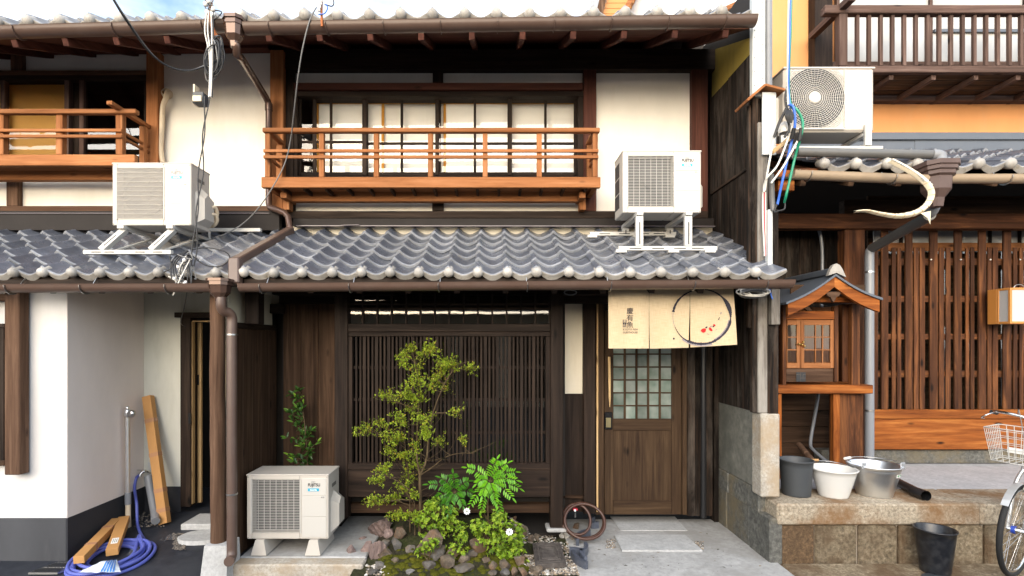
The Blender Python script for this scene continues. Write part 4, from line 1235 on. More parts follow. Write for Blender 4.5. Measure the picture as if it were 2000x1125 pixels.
t, x0, z0 = ac_unit('yellowed white air conditioner on splayed brackets below the wire bundle', 'outdoor air conditioning units', 219.2, 440, 4.39, style='bars', mat='ac_white2')
def stand_left():
    s = thing('bracket_stand', 'white steel stand with splayed legs under the unit by the wire bundle', 'stand', (x0+.33, 4.5, 2.5), 'steel stands on the roof')
    zr = lambda d: ZE + .476*(d-4.0) + .075
    z = zr(4.3)
    f = MB().box(x0-.16,x0+.56,4.28,4.32,z,z+.034,.003).build('foot_rail','white_steel',s)
    for q in (.15,.3,.65,.85): MB().box(x0-.16+.72*q-.04,x0-.16+.72*q+.04,4.2785,4.2805,z+.012,z+.02,0).build('slot','ac_dark',f)
    f = MB().box(x0+.2,x0+.98,4.98,5.02,zr(5.0),zr(5.0)+.034,.003).build('foot_rail','white_steel',s)
    for xx in (.03,.44):
        top = Vector((x0+xx+.06,4.42,z0-.03)); bot = Vector((x0+xx-.055,4.30,z+.03))
        lg = MB().beam(bot,top,.045,.05,.002,up=(0,1,0)).build('leg','white_steel',s)
        MB().beam(bot.lerp(top,.2)+Vector((0,-.027,0)),bot.lerp(top,.7)+Vector((0,-.027,0)),.003,.01,0,up=(0,1,0)).build('slot','ac_dark',lg)
        MB().box(x0+xx+.03,x0+xx+.085,4.36,5.02,z0-.032,z0-.002,.002).build('carrier','white_steel',s)
        MB().beam(bot+Vector((.04,.05,.0)),Vector((x0+xx+.06,4.8,z0-.03)),.03,.012,.001).build('strut','white_steel',s)
        MB().tube([(x0+xx+.05,4.99,zr(5.0)+.03),(x0+xx+.05,4.99,z0-.03)],.012,8).build('rear_leg','white_steel',s)
    # insulated pipes looping behind
    for k in range(2):
        MB().tube(smooth_path([P(412,405+k*14,4.62),P(420,406+k*14,4.66),P(424,418+k*12,4.7),P(418,432+k*8,4.72),P(410,436+k*6,4.75)],5),.017,8).build('insulated_pipe','beige_pipe',s)
stand_left()

def ac_round():
    D = 4.55; x0,x1 = X(1531,D),X(1708,D); z0,z1 = Z(257,D),Z(132,D); dp = .3
    t = thing('air_conditioner','large white air conditioner with round fan grille against the orange wall','air conditioner',((x0+x1)/2,D+.15,z0-.1),'outdoor air conditioning units')
    cx,cz = X(1590,D),Z(192,D); rr = .262
    gx1 = X(1648,D)
    b = MB(); b.box(x0,x1,D,D+dp,z0,z1,.018); b.build('casing','ac_white2',t)
    b = MB(); b.box(x0-.006,x1+.006,D-.006,D+dp+.006,z1-.012,z1+.006,.005); b.build('lid','ac_white2',t)
    # dark opening cut to the panel edge
    op = []
    for k in range(49):
        a = 2*math.pi*k/48; x = cx+rr*math.cos(a); z = cz+rr*math.sin(a)
        op.append((x,z))
    poly = [Vector((min(x,gx1),D-.002,z)) for x,z in op[:-1]]
    MB().prism(poly,(0,.001,0)).build('fan_opening','ac_dark',t)
    g = MB()
    for i in range(17):
        r_ = .052 + i*(rr+.045-.052)/16
        seg = []
        for k in range(97):
            a = 2*math.pi*k/96; x = cx+r_*math.cos(a); z = cz+r_*math.sin(a)
            ok = x < gx1 and z0+.02 < z < z1-.02 and x > x0+.012
            if ok: seg.append(Vector((x,D-.012,z)))
            if (not ok or k == 96) and len(seg) > 1: g.tube(seg,.0028,4); seg = []
            elif not ok: seg = []
    for k in range(48):
        a = 2*math.pi*k/48
        p = Vector((cx+.05*math.cos(a),D-.010,cz+.05*math.sin(a))); r2 = rr+.03
        if cx+r2*math.cos(a) > gx1: r2 = (gx1-cx)/math.cos(a)
        if cz+r2*math.sin(a) > z1-.02: r2 = min(r2,(z1-.02-cz)/math.sin(a))
        if cz+r2*math.sin(a) < z0+.02: r2 = min(r2,(z0+.02-cz)/math.sin(a))
        if cx+r2*math.cos(a) < x0+.012: r2 = min(r2,(x0+.012-cx)/math.cos(a))
        q = Vector((cx+r2*math.cos(a),D-.010,cz+r2*math.sin(a)))
        g.tube([p,q],.0016,4)
    g.box(gx1,gx1+.008,D-.012,D,z0+.03,z1-.02,.002); g.box(x0+.1,gx1,D-.012,D,z0+.015,z0+.03,.002)
    g.build('grille','ac_panel',t)
    MB().lathe([(.052,.01),(.052,-.008),(.04,-.013),(.0005,-.014)],(cx,D-.008,cz),28,0,'Y').build('hub_cap','ac_panel',t)
    v = MB(); v.box(x0-.045,x0-.001,D+.06,D+.26,z0+.03,z0+.33,.03); v.build('valve_cover','ac_white2',t)
    s = thing('bracket_stand','white steel bracket under the round-fan unit on the right roof','stand',((x0+x1)/2,4.8,z0-.2),'steel stands on the roof')
    for px in (1528,1692):
        xx = X(px,D)
        MB().box(xx-.028,xx+.028,D-.03,D-.005,z0-.13,z0+.055 if px>1600 else z0-.003,.002).build('leg','white_steel',s)
        MB().beam((xx,D+.02,z0-.018),(xx,D+.55,z0-.018),.045,.03,.002).build('carrier','white_steel',s)
        MB().beam((xx,D+.02,z0-.12),(xx,D+.5,z0-.03),.03,.025,.002).build('strut','white_steel',s)
    MB().box(X(1550,D),X(1722,D),D-.02,D+.03,z0-.158,z0-.132,.003).build('foot_rail','white_steel',s)
ac_round()
o = MB().tube([P(1556,297,4.48),P(1822,302,4.48)],.038,14).build('drain_pipe','pipe_darkgrey')
tag(o,'grey plastic pipe lying along the right eave tiles above the beige gutter','pipe')
o = MB().tube(smooth_path([P(1820,302,4.48),P(1834,303,4.47),P(1838,310,4.46),P(1838,322,4.44)],4),.042,14).build('pipe_elbow','pipe_grey')
tag(o,'grey pipe elbow dropping into the brown hopper on the right','pipe')

# ------------------------------------------------------------------ door curtain
def door_curtain():
    D = 4.16
    t = thing('door_curtain','cream linen door curtain with ink circle and red carp print','curtain',(X(1312,D),D,Z(680,D)))
    def fy(x,z):
        return D + .014*math.sin(x*9+1) + .010*math.sin(x*26+z*3)*min(1,max(0,(2.2-z)*3)) + .010*(x-1.3)*(2.0-z) 
    tops = [(1188,1267.3),(1267.8,1348),(1348.4,1431)]
    bots = [(1188.5,1266.6,680.5,680.5),(1268.8,1346.8,681,679),(1350.5,1438.5,678.5,673)]
    for (a,c),(e,f,yl,yr) in zip(tops,bots):
        def fn(u,v):
            k = max(0,(v-.3)/.7)
            xa = a + ((e-a)*(v if a < 1200 or c > 1400 else k)); xb = c + ((f-c)*(v if c > 1400 else k))
            if a < 1200: xa = a + (e-a)*v
            px = xa+(xb-xa)*u; py = 562 + ((yl+(yr-yl)*u) - 562)*v
            q = P(px,py,D); q.y = fy(q.x,q.z) + .003*math.sin(u*5+v*2)*v
            return q
        b = MB(); b.grid(fn,24,20)
        b.grid(lambda u,v: fn(u,v)+Vector((0,.0015,0)),24,20)
        b.build('curtain_panel','linen',t)
    MB().tube([P(1180,563,D+.0)+Vector((0,0,.0)),P(1440,561,D)],.011,10).build('curtain_rod','postbrown_X',t)
    f2 = lambda x,z: fy(x,z) - .005
    S = D/F
    def at(px,py): return P(px,py,D)
    # brush circle: a ribbon of changing width
    c = at(1369.5,618.5); R_ = 54.5*S
    def ribbon(a0,a1,wfn,mat,off=0,rsc=1.0,nm='ink_circle',n=40):
        b = MB(); V = []
        for i in range(n+1):
            tt = i/n; a = R(a0+(a1-a0)*tt); wd = wfn(tt)*S
            for s_ in (-.5,.5):
                r_ = R_*rsc + s_*wd; q = Vector((c.x+r_*math.cos(a)*1.01,0,c.z+r_*math.sin(a)*.975)); q.y = f2(q.x,q.z)-off; V.append(q)
        b.add(V,[(2*i,2*i+1,2*i+3,2*i+2) for i in range(n)]); return b.build(nm,mat,t)
    rn = random.Random(2); jit = lambda s_: s_*(.75+.5*rn.random())
    ribbon(170,98,lambda q: jit(4.6)*(1-.55*q),'noren_print')
    ribbon(100,84,lambda q: 1.6,'noren_wash'); ribbon(84,46,lambda q: jit(1.6+1.4*q),'noren_print')
    ribbon(47,-8,lambda q: jit(2.5)+6*math.sin(math.pi*min(1,q*1.1))**1.2,'noren_print'); ribbon(-8,-60,lambda q: jit(4.6)*(1-.2*q),'noren_print',.0004)
    ribbon(-8,-62,lambda q: 6.5,'noren_wash',-.0004,.985); ribbon(-60,-118,lambda q: jit(4.8),'noren_print'); ribbon(-70,-128,lambda q: 7.5*(1-.3*q),'noren_wash',-.0004,1.03)
    ribbon(-118,-160,lambda q: jit(3.0)*(1-.7*q),'noren_print'); ribbon(-158,-190,lambda q: .8,'noren_wash')
    def blot(px,py,a,b_,rot,mat,nm='carp_patch'):
        q0 = at(px,py); V = []
        for k in range(14):
            an = 2*math.pi*k/14; x = a*S*math.cos(an)*(1+.12*math.sin(3*an)); z = b_*S*math.sin(an)
            rr = R(rot); q = Vector((q0.x+x*math.cos(rr)-z*math.sin(rr),0,q0.z+x*math.sin(rr)+z*math.cos(rr))); q.y = f2(q.x,q.z); V.append(q)
        MB().add(V,[tuple(range(14))]).build(nm,mat,t)
    blot(1372.5,645.5,5,4,20,'noren_red'); blot(1386.5,643.5,4.6,2.6,-48,'noren_red'); blot(1394,635.5,2.6,2.2,-30,'noren_red')
    blot(1378,639.5,2.6,1.5,35,'noren_print'); blot(1392.5,637.5,2.2,1.4,40,'noren_print'); blot(1402.5,623.5,1.5,1.2,30,'noren_print'); blot(1403.8,621,1.2,.9,30,'noren_print')
    blot(1387,638,3,.8,30,'noren_wash'); blot(1406.5,612,1.1,2.6,-10,'noren_wash'); blot(1381,652.5,2.8,.7,-15,'noren_wash'); blot(1398,644,2.4,.6,25,'noren_wash'); blot(1316,661.5,1.8,2.2,0,'noren_print','ink_dot')
    # writing
    for k,ch in enumerate('慶有魚'): lettering(ch, 13.2*S, at(1229.5,608.5+13.4*k), t, 'noren_print', .00025, 12.4*S, f2)
    q0,q1 = at(1215.8,624.5),at(1223,639); V = [Vector((q0.x,0,q0.z)),Vector((q1.x,0,q0.z)),Vector((q1.x,0,q1.z)),Vector((q0.x,0,q1.z))]
    for v in V: v.y = f2(v.x,v.z)
    MB().add(V,[(0,1,2,3)]).build('ink_seal','noren_print',t)
    for k,ch in enumerate('東山'): lettering(ch, 6.6*S, at(1219.4,628.2+7.2*k), t, 'linen', .0003, 6*S, lambda x,z: f2(x,z)-.002)
    lettering('KYOTO FISH', 5.2*S, at(1230.2,643.8), t, 'noren_print', .0002, 27.5*S, f2); lettering('GUESTHOUSE', 5.2*S, at(1230,649.6), t, 'noren_print', .0002, 27.5*S, f2)
door_curtain()

# ------------------------------------------------------------------ roadside shrine
def shrine():
    D = 4.98
    t = thing('wayside_shrine','small orange wooden shrine with glazed doors and gabled roof on legs','shrine',(X(1610,D),D+.2,.47))
    q = lambda nm,m,a,b_,c,d,DD,th,ch=.004,par=None: pb(nm,m,par or t,a,b_,c,d,DD,th,ch)
    q('shelf','orange_X',1519,752,1706,769,D-.04,.5,.006)
    q('leg','orange_Z',1520,769.3,1527,1000,D-.02,.05)
    q('leg','latt_Z',1637,769.3,1686,912,D+.05,.14); q('leg_facing','orange_Z',1628,769.3,1641,930,D+.0,.05)
    q('corner_post','latt_Z',1529,594,1536,752,D,.06); q('corner_post','latt_Z',1630,598,1638,746,D,.06)
    q('corner_post','latt_Z',1664,593,1680,752,D,.06); q('side_panel','latt_Z',1646,594,1664,746,D+.06,.02)
    q('head_rail','orange_X',1536.3,608,1629.7,624,D+.0,.05)
    q('base_panel','postbrown_X',1536,720,1630,746,D+.02,.03)
    # double doors
    for a,c in ((1537,1563.5),(1564,1629)):
        w_ = 7
        dr = q('door','cedar_Z',a,625,a+(w_ if a > 1560 else 1),719,D+.012,.03,.003); q('door_stile','cedar_Z',c-w_,625,c,719,D+.012,.03,.003,dr)
        q('door_rail','cedar_X',a+1,625,c-w_,635,D+.013,.028,.003,dr); q('door_rail','cedar_X',a+1,709,c-w_,719,D+.013,.028,.003,dr)
        x0,x1 = (a+1,c-w_) if a < 1560 else (a+w_,c-w_)
        n = 1 if a < 1560 else 3
        cols = [(x0,x1)] if n == 1 else [(x0,x0+21),(x0+23,x0+35),(x0+37,x1)]
        for k in range(3):
            ya,yb = 635+k*24.7,657.5+k*24.7
            for xa,xb in cols: q('pane','glass_bright',xa,ya,xb,yb,D+.024,.003,0,dr)
            if k < 2: q('glazing_bar','cedar_X',x0,yb,x1,yb+2.2,D+.016,.02,.001,dr)
        for k in range(len(cols)-1): q('glazing_bar','cedar_Z',cols[k][1],635,cols[k+1][0],709,D+.015,.02,.001,dr)
    for px,py in ((1561,672),(1566,673),(1569,668),(1571,676)): MB().lathe([(.011,.012),(.012,0),(.007,-.012),(.0005,-.014)],P(px,py,D-.0),10,0,'Y').build('door_knob','brass',t)
    q('cabinet_back','cedar_Z',1534,600,1634,748,D+.34,.02,0); q('cabinet_side','latt_Y',1531,600,1534,748,D+.06,.3,0)
    MB().box(X(1555,D),X(1558,D),D+.2,D+.3,Z(700,D),Z(650,D),.01).build('statue','granite_pale',t)
    # dark emblem of four bars
    e0 = P(1555,727,D+.015); sz = 18.5*D/F; th = .003
    pl = MB().box(e0.x,e0.x+sz,D+.0145,D+.0195,e0.z-sz,e0.z,0).build('emblem','cover_stone',t); g = .10
    m_ = lambda a,b_,c,d: MB().box(e0.x+a*sz,e0.x+b_*sz,D+.0125,D+.0144,e0.z-d*sz,e0.z-c*sz,0).build('emblem_block','plaque',pl)
    for a,b_,c,d in ((0,.44,0,.20),(0,.44,.26,1),(.50,1,0,.20) ,(.50,.72,.20,.58),(.76,1,.24,.58),(.50,1,.64,1)): m_(a,b_,c,d)
    # gabled roof: barge boards with a gentle curve
    ap = P(1630,540,D-.22); le = P(1539,592,D-.22); re = P(1718,585,D-.22)
    def barge(a,b_,sg):
        V = []; n = 10
        for i in range(n+1):
            k = i/n; p = a.lerp(b_,k); p.z -= .025*math.sin(math.pi*k); V.append(p)
        lo = [p + Vector((0,0,-.095-.02*(i/n))) for i,p in enumerate(V)]
        b = MB(); b.prism(V+lo[::-1],(0,.035,0)); return b.build('barge_board','orange_X',t)
    barge(ap,le,-1); barge(ap,re,1)
    def plane(a,b_,nm):
        n = 8; V = []
        for i in range(n+1):
            k = i/n; p = a.lerp(b_,k); p.z -= .025*math.sin(math.pi*k); V.append(p)
        T = [p+Vector((0,-.02,.022)) for p in V]; Bm = [p+Vector((0,-.02,.002)) for p in V]; e = Vector((0,.78,0))
        b = MB(); b.prism(T+Bm[::-1],e); return b.build(nm,'flashing_blue',t)
    le2 = le + (le-ap)*.06; re2 = re + (re-ap)*.04
    plane(ap,le2,'roof_sheet'); plane(ap,re2,'roof_sheet')
    MB().beam(ap+Vector((0,.02,.05)),ap+Vector((0,.78,.05)),.06,.06,.01).build('ridge','flashing_blue',t)
    f = MB(); f.prism([ap+Vector((x,-.03,z)) for x,z in ((-.075,.005),(-.055,.06),(-.03,.10),(0,.115),(.03,.10),(.055,.06),(.085,-.01),(0,.03))],(0,.04,0)); f.build('ridge_end','tile_end',t)
    g_ = MB(); c = P(1628,574,D-.2); g_.prism([c+Vector((x,0,z)) for x,z in ((-.075,.02),(-.05,-.02),(-.025,-.03),(-.012,-.06),(0,-.075),(.012,-.06),(.025,-.03),(.05,-.02),(.075,.02))],(0,.03,0)); g_.build('gable_pendant','postbrown_X',t)
    pb('tie_beam','orange_X',t,1560,578,1690,590,D-.1,.05); pb('gable_board','darkbrown_X',t,1545,556,1690,592,D+.1,.02)
    a_ = MB(); c = P(1565,607,D+.03)
    a_.prism([c+Vector((x,0,z)) for x,z in ((-.11,0),(-.02,.085),(.02,.085),(.11,0),(.06,0),(0,.05),(-.06,0))],(0,.03,0)); a_.build('strut_block','postbrown_X',t)
shrine()

# ------------------------------------------------------------------ lantern, wires
t = thing('wall_lantern','square white paper lantern in orange wood frame on the lattice','lantern',(X(2000,5.3),5.3,Z(632,5.3)))
lx,ly0,ly1 = X(1973,5.2),5.2,5.34; lz0,lz1 = Z(632,5.2),Z(562,5.2)
wb('paper','lantern_paper',t,lx+.02,X(2038,5.2),5.208,5.212,lz0+.02,lz1-.02,0); wb('paper','lantern_paper',t,lx+.006,lx+.010,5.22,ly1-.01,lz0+.02,lz1-.02,0)
for x_,y_ in ((lx,5.2),(X(2036,5.2),5.2),(lx,ly1-.02)): wb('frame_post','lantern_wood',t,x_,x_+.022,y_,y_+.022,lz0,lz1,.002)
for z_ in (lz0,lz1-.02):
    wb('frame_rail','lantern_wood',t,lx+.0225,X(2036,5.2)-.001,5.2,5.222,z_,z_+.022,.002); wb('frame_rail','lantern_wood',t,lx,lx+.022,5.2225,ly1-.0205,z_,z_+.022,.002)
wb('back_plate','lantern_wood',t,lx,X(2038,5.2),ly1,ly1+.1,lz0,lz1,.003)
MB().tube(smooth_path([P(1980,562,5.24),P(1984,557,5.24),P(1994,556,5.24),P(2000,560,5.24)],4),.004,6).build('hanger','steel',t)

def wires_left():
    D = 4.14
    t = thing('wire_bundle','tangled coil of black and white wires on a rusty eave hook','wires',P(415,150,D))
    rn = random.Random(4)
    MB().tube(smooth_path([P(412,5,D),P(412,25,D),P(414,50,D),P(420,66,D),P(425,72,D)],4),.014,8).build('rusty_hook','rust',t)
    for k in range(12):
        c = P(418+rn.uniform(-3,3),112+rn.uniform(-6,8),D-.03+rn.uniform(-.04,.04)); a,b_ = rn.uniform(8,17)*D/F,rn.uniform(26,46)*D/F; th = R(rn.uniform(-18,2))
        pts = []
        for i in range(24):
            an = 2*math.pi*i/24; x = a*math.cos(an)*(1+.15*math.sin(2*an+k)); z = b_*math.sin(an); pts.append(c+Vector((x*math.cos(th)-z*math.sin(th),.02*math.sin(an+k),x*math.sin(th)+z*math.cos(th))))
        MB().tube(pts,.0055,5,closed=True).build('coil_loop',rn.choice(['wire_black','wire_black','wire_grey']),t)
    for k in range(4):
        w0 = [P(404+k*4,22,D-.06),P(403+k*4+rn.uniform(-3,3),60,D-.06),P(408+k*3,100,D-.07),P(410+k*2,140,D-.07),P(408+k*2,190,D-.07)]
        cable(w0,.0055,5).build('tie_wire','wire_white' if k < 3 else 'wire_black',t)
    for k in range(5):
        p0 = P(412+rn.uniform(-8,10),10+rn.uniform(-8,22),D-.04)
        cable([p0,p0+Vector((.03+rn.uniform(-.05,.03),0,.04)),p0+Vector((.1*rn.uniform(-.6,1.2),0,.02)),p0+Vector((.06*rn.uniform(-.6,1.2),0,-.06))],.005,5).build('tie_wire',rn.choice(['wire_black','wire_grey']),t)
        MB().lathe([(.0005,-.018),(.014,-.014),(.016,0),(.014,.014),(.0005,.018)],p0+Vector((rn.uniform(-.03,.03),-.01,0)),10).build('insulator','porcelain',t)
    for s_ in (0,1):
        n = 26; pts = []
        for i in range(n+1):
            k = i/n; py = 188+k*332; px = 403-k*28 + (4 if s_ else -3)*math.cos(k*14) + (s_*3)
            pts.append(P(px,py,D-.08-.12*k))
        MB().tube(pts,.005,5).build('drop_wire','wire_black',t)
    # tangle at the lower gutter
    c = P(360,515,3.95)
    for k in range(16):
        p = c + Vector((rn.uniform(-.08,.08),rn.uniform(-.06,.02),rn.uniform(-.1,.08)))
        cable([c+Vector((.02,0,.06)),p,p+Vector((rn.uniform(-.06,.02),0,rn.uniform(-.12,-.02))),p+Vector((rn.uniform(-.1,.05),0,rn.uniform(-.14,.0)))],.0045,5,4).build('tangle_wire',rn.choice(['wire_white','wire_grey','wire_white','wire_black']),t)
        if k%2: MB().lathe([(.0005,-.014),(.011,-.01),(.012,0),(.011,.01),(.0005,.014)],p+Vector((-.03,-.02,-.06)),10).build('insulator','porcelain',t)
    for k in range(3): cable([P(368,490,3.98),P(345+k*5,500,3.93),P(333+k*4,520,3.9),P(336+k*6,545,3.88)],.006,5).build('tangle_wire','wire_black',t)
    cable([P(372,488,4.0),P(405,484,4.05),P(440,492,4.05),P(448,505,4.0),P(430,520,3.98),P(400,517,3.97),P(376,500,3.97)],.005,5).build('tangle_wire','wire_black',t)
    cable([P(366,520,3.88),P(366,560,3.87),P(360,600,4.2),P(353,630,4.6),P(362,638,5.0)],.004,5).build('drop_wire','wire_black',t)
    cable([P(372,505,3.9),P(352,545,3.88),P(338,577,3.9)],.0045,5).build('drop_wire','wire_white',t)
    jb = MB().box(X(384,D),X(405,D),D-.06,D+.02,Z(208,D),Z(186,D),.004).build('junction_box','plastic_grey',t); MB().box(X(386,D),X(403,D),D-.075,D-.062,Z(206,D),Z(195,D),.003).build('box_cover','beige_pipe',jb)
    MB().box(X(384,D),X(387,D),D-.05,D+.02,Z(208,D),Z(170,D),.001).build('box_bracket','beige_pipe',t)
wires_left()
def one_wire(name,label,pts,r,mat,n=6):
    o = cable(pts,r,n).build(name,mat); tag(o,label,'cable'); return o
one_wire('overhead_cable','thick black overhead cable sagging to the coil at the white wall',[P(205,-30,3.4),P(240,30,3.5),P(290,100,3.8),P(330,130,3.95),P(368,138,4.05),P(405,128,4.12)],.007,'wire_black')
one_wire('overhead_cable','second thin cable sagging beside the thick black cable',[P(206,-30,3.42),P(243,30,3.52),P(294,102,3.82),P(334,132,3.97),P(372,137,4.07),P(408,124,4.13)],.0045,'wire_grey')
one_wire('eave_wire','thin grey wire hanging from the eave hook across the balcony corner',[P(618,14,4.15),P(605,40,4.15),P(592,90,4.2),P(582,150,4.3),P(574,220,4.5),P(568,270,4.7),P(556,320,4.78),P(530,370,4.82),P(500,412,4.88),P(470,440,4.95),P(430,462,4.85)],.006,'wire_grey')
t = thing('eave_hook','small rusty hook with white insulators on the guest house gutter','hook',P(629,40,4.15))
cable([P(629,-8,4.15),P(628,20,4.15),P(629,52,4.15)],.010,8).build('rusty_rod','rust',t)
for k in range(4): MB().lathe([(.0005,-.014),(.011,-.01),(.012,0),(.011,.01),(.0005,.014)],P(623+k*1.5,20-k*6,4.13),10).build('insulator','porcelain',t)
cable([P(622,28,4.14),P(634,26,4.12),P(640,14,4.12),P(634,8,4.12)],.005,5).build('wire_loop','wire_blue',t); cable([P(634,8,4.12),P(648,12,4.12),P(652,4,4.12),P(646,-10,4.12)],.005,5).build('wire_loop','wire_black',t)

def wires_right():
    D = 4.1
    t = thing('wire_bundle','blue green and white cables dropping past the round-fan unit','wires',P(1540,300,D))
    for k,(m,dx,r_) in enumerate((('wire_blue',0,.009),('wire_white',-3,.007),('wire_green',3,.008),('wire_white',1.5,.006),('wire_grey',-2,.005))):
        cable([P(1544+dx,-40,D-.2),P(1542+dx,60,D-.15),P(1540+dx*.6,130,D-.1),P(1540+dx*.5,180,D-.05),P(1543+dx,212,D-.05)],r_,6).build('cable',m,t)
    cable([P(1541,205,D-.05),P(1548,207,D-.08),P(1552,222,D-.08),P(1552,250,D-.06),P(1544,285,D),P(1530,345,D),P(1520,392,D+.05),P(1518,400,D+.05)],.010,8).build('cable','wire_blue',t)
    cable([P(1543,208,D-.05),P(1556,214,D-.08),P(1567,235,D-.08),P(1566,258,D-.08),P(1552,310,D),P(1537,375,D),P(1532,395,D+.05)],.010,8).build('cable','wire_green',t)
    cable([P(1565,250,D-.082),P(1561,275,D-.06)],.015,8).build('splice','wire_black',t); cable([P(1551,250,D-.062),P(1546,272,D-.03)],.015,8).build('splice','wire_black',t)
    cable([P(1543,260,D-.02),P(1520,320,D-.02),P(1500,345,D),P(1493,360,D+.05),P(1492,375,D+.05)],.008,6).build('cable','wire_white',t)
    cable([P(1558,275,D-.05),P(1530,325,D-.03),P(1506,358,D)],.008,6).build('cable','wire_white',t)
    cable([P(1536,212,D-.05),P(1524,235,D-.05),P(1512,270,D-.02),P(1500,330,D),P(1494,372,D+.05)],.009,6).build('cable','wire_white',t); cable([P(1536,212,D-.06),P(1522,240,D-.06),P(1512,268,D-.04)],.011,6).build('splice','wire_black',t)
    cable([P(1538,206,D-.06),P(1536,225,D-.06),P(1542,250,D-.05),P(1532,268,D-.04)],.010,6).build('cable','wire_black',t)
    for k in range(6): cable([P(1537+k,216,D-.07),P(1534+3*k,225,D-.09),P(1540+k,240,D-.08)],.007,6).build('splice','wire_black',t)
    MB().lathe([(.04,-.02),(.045,0),(.045,.05),(.03,.06),(.0005,.06)],P(1532,255,D+.02),14).build('insulator','porcelain',t)
    MB().beam(P(1508,298,D+.02),P(1540,272,D+.12),.03,.025).build('bracket_arm','pale_X',t)
    for k,m in enumerate(('wire_white','wire_red','wire_white')): cable([P(1490+k*2.5,375,4.2),P(1490+k*2.5,430,4.22),P(1493+k*1.5,490,4.22),P(1493+k*1.5,500,4.22)],.007,6).build('cable',m,t)
    MB().box(X(1498,4.2),X(1507,4.2),4.18,4.23,Z(560,4.2),Z(410,4.2),.004).build('conduit','sheet_white',t)
    cable([P(1506,340,D+.05),P(1508,390,D+.08),P(1510,412,D+.08)],.022,8).build('conduit','pipe_darkgrey',t)
    cable([P(1518,398,D+.05),P(1512,414,D+.05),P(1520,412,D+.05),P(1532,408,D+.05),P(1533,394,D+.05)],.007,6).build('cable','wire_black',t)
wires_right()
t = thing('cable_coil','coil of white cable under the gutter end beside the curtain','cable',P(1475,575,4.05))
rn = random.Random(8)
for k in range(9):
    c = P(1474+rn.uniform(-6,6),570+rn.uniform(-2,4),4.05+rn.uniform(-.03,.03)); a,b_ = rn.uniform(18,28)*4.05/F,rn.uniform(5,11)*4.05/F
    MB().tube([c+Vector((a*math.cos(2*math.pi*i/20),.03*math.sin(2*math.pi*i/20+k),b_*math.sin(2*math.pi*i/20))) for i in range(20)],.006,5,closed=True).build('coil_loop',rn.choice(['wire_white','wire_white','wire_grey']),t)
cable([P(1503,565,4.05),P(1507,580,4.05),P(1509,584,4.05)],.006,5).build('blue_tail','wire_blue',t)
o = MB().tube([P(1114,571,4.3)+Vector((.05*math.cos(2*math.pi*i/16),0,.02*math.sin(2*math.pi*i/16))) for i in range(16)],.006,5,closed=True).build('wire_coil','wire_grey'); tag(o,'small grey wire coil tucked under the eave above the plaster strip','cable')
# torn duct cover hanging at the right hopper
def torn_duct():
    D = 4.16
    pts = smooth_path([P(1738,313,D),P(1770,330,D-.05),P(1800,350,D-.08),P(1818,374,D-.1),P(1812,398,D-.1),P(1790,415,D-.1),P(1755,422,D-.08),P(1720,418,D-.06),P(1690,412,D-.05),P(1667,414,D-.04)],6)
    n = len(pts); b = MB(); V = []
    for i,p in enumerate(pts):
        k = i/(n-1); tg = (pts[min(i+1,n-1)]-pts[max(i-1,0)]).normalized(); nr = tg.cross(Vector((0,1,0))).normalized()
        wd = .034*(1 if k < .6 else max(.25,1-(k-.6)*1.7))*(1+.10*(i%2)); 
        for s_,dy in ((-1,.0),(-.5,-.025),(0,-.033),(.5,-.025),(1,0)): V.append(p+nr*wd*.62*s_+Vector((0,dy,0)))
    b.add(V,[(5*i+j,5*i+j+1,5*i+5+j+1,5*i+5+j) for i in range(n-1) for j in range(4)],0,True)
    b.add([v+Vector((0,.004,0)) for v in V],[(5*i+j,5*i+j+1,5*i+5+j+1,5*i+5+j) for i in range(n-1) for j in range(4)],0,True)
    t = thing('torn_duct_cover','torn cream duct cover curling down from the right eave tiles','duct cover',P(1800,430,D))
    b.build('cover_strip','duct_tape',t)
    MB().prism([P(1798,416,D-.12),P(1818,412,D-.12),P(1817,438,D-.12),P(1812,426,D-.12)],(0,.003,0)).build('torn_flap','duct_tape',t)
    for i in range(14,n-6,3):
        MB().tube([V[5*i]+Vector((0,-.001,0)),V[5*i+1]+Vector((0,-.003,0)),V[5*i+2]+Vector((0,-.003,0)),V[5*i+3]+Vector((0,-.003,0)),V[5*i+4]+Vector((0,-.001,0))],.0016,4).build('wrap_seam','handle_wood',t)
    ss = MB()
    for i in range(2,15): ss.beam(pts[i]+Vector((-.035,-.02,.02)),pts[i]+Vector((.03,-.03,-.02)),.008,.004,0)
    ss.build('slotted_strip','sheet_white',t)
torn_duct()

# ------------------------------------------------------------------ buckets
def bucket(name,label,pxl,pxr,py_rim,py_base,D,taper,mat,inner,zb=.47,water=None,rib=True,handle=None,squash=1.0):
    c = Vector((X((pxl+pxr)/2,D),D,zb)); Rr = (pxr-pxl)/2*D/F; h = Z(py_rim,D)-zb
    t = thing(name,label,'bucket',c,'buckets by the platform')
    rb = Rr*taper; th = .006
    prof = [(.0005,.003),(rb-.012,.003),(rb,.0),(rb+.002,.01)]
    prof += [(rb+(Rr-rb)*k,h*k) for k in (.2,.4,.6,.8)]
    if rib: prof += [(rb+(Rr-rb)*.84+.003,h*.84),(rb+(Rr-rb)*.87,h*.87)]
    prof += [(Rr-.002,h-.012),(Rr+.006,h-.008),(Rr+.007,h),(Rr,h+.003),(Rr-th,h-.006),(rb-th+.004,.02),(.0005,.018)]
    MB().lathe(prof,c,36,0,'Z').build('bucket_body',mat,t)
    if water: MB().lathe([(.0005,h*water),(rb+(Rr-rb)*water-th,h*water)],c,30).build('water_surface','water',t)
    return t,c,Rr,h
bucket('bucket','dark grey plastic bucket against the granite post',1525,1585,897,968,4.42,.83,'plastic_grey','plastic_grey',rib=False)
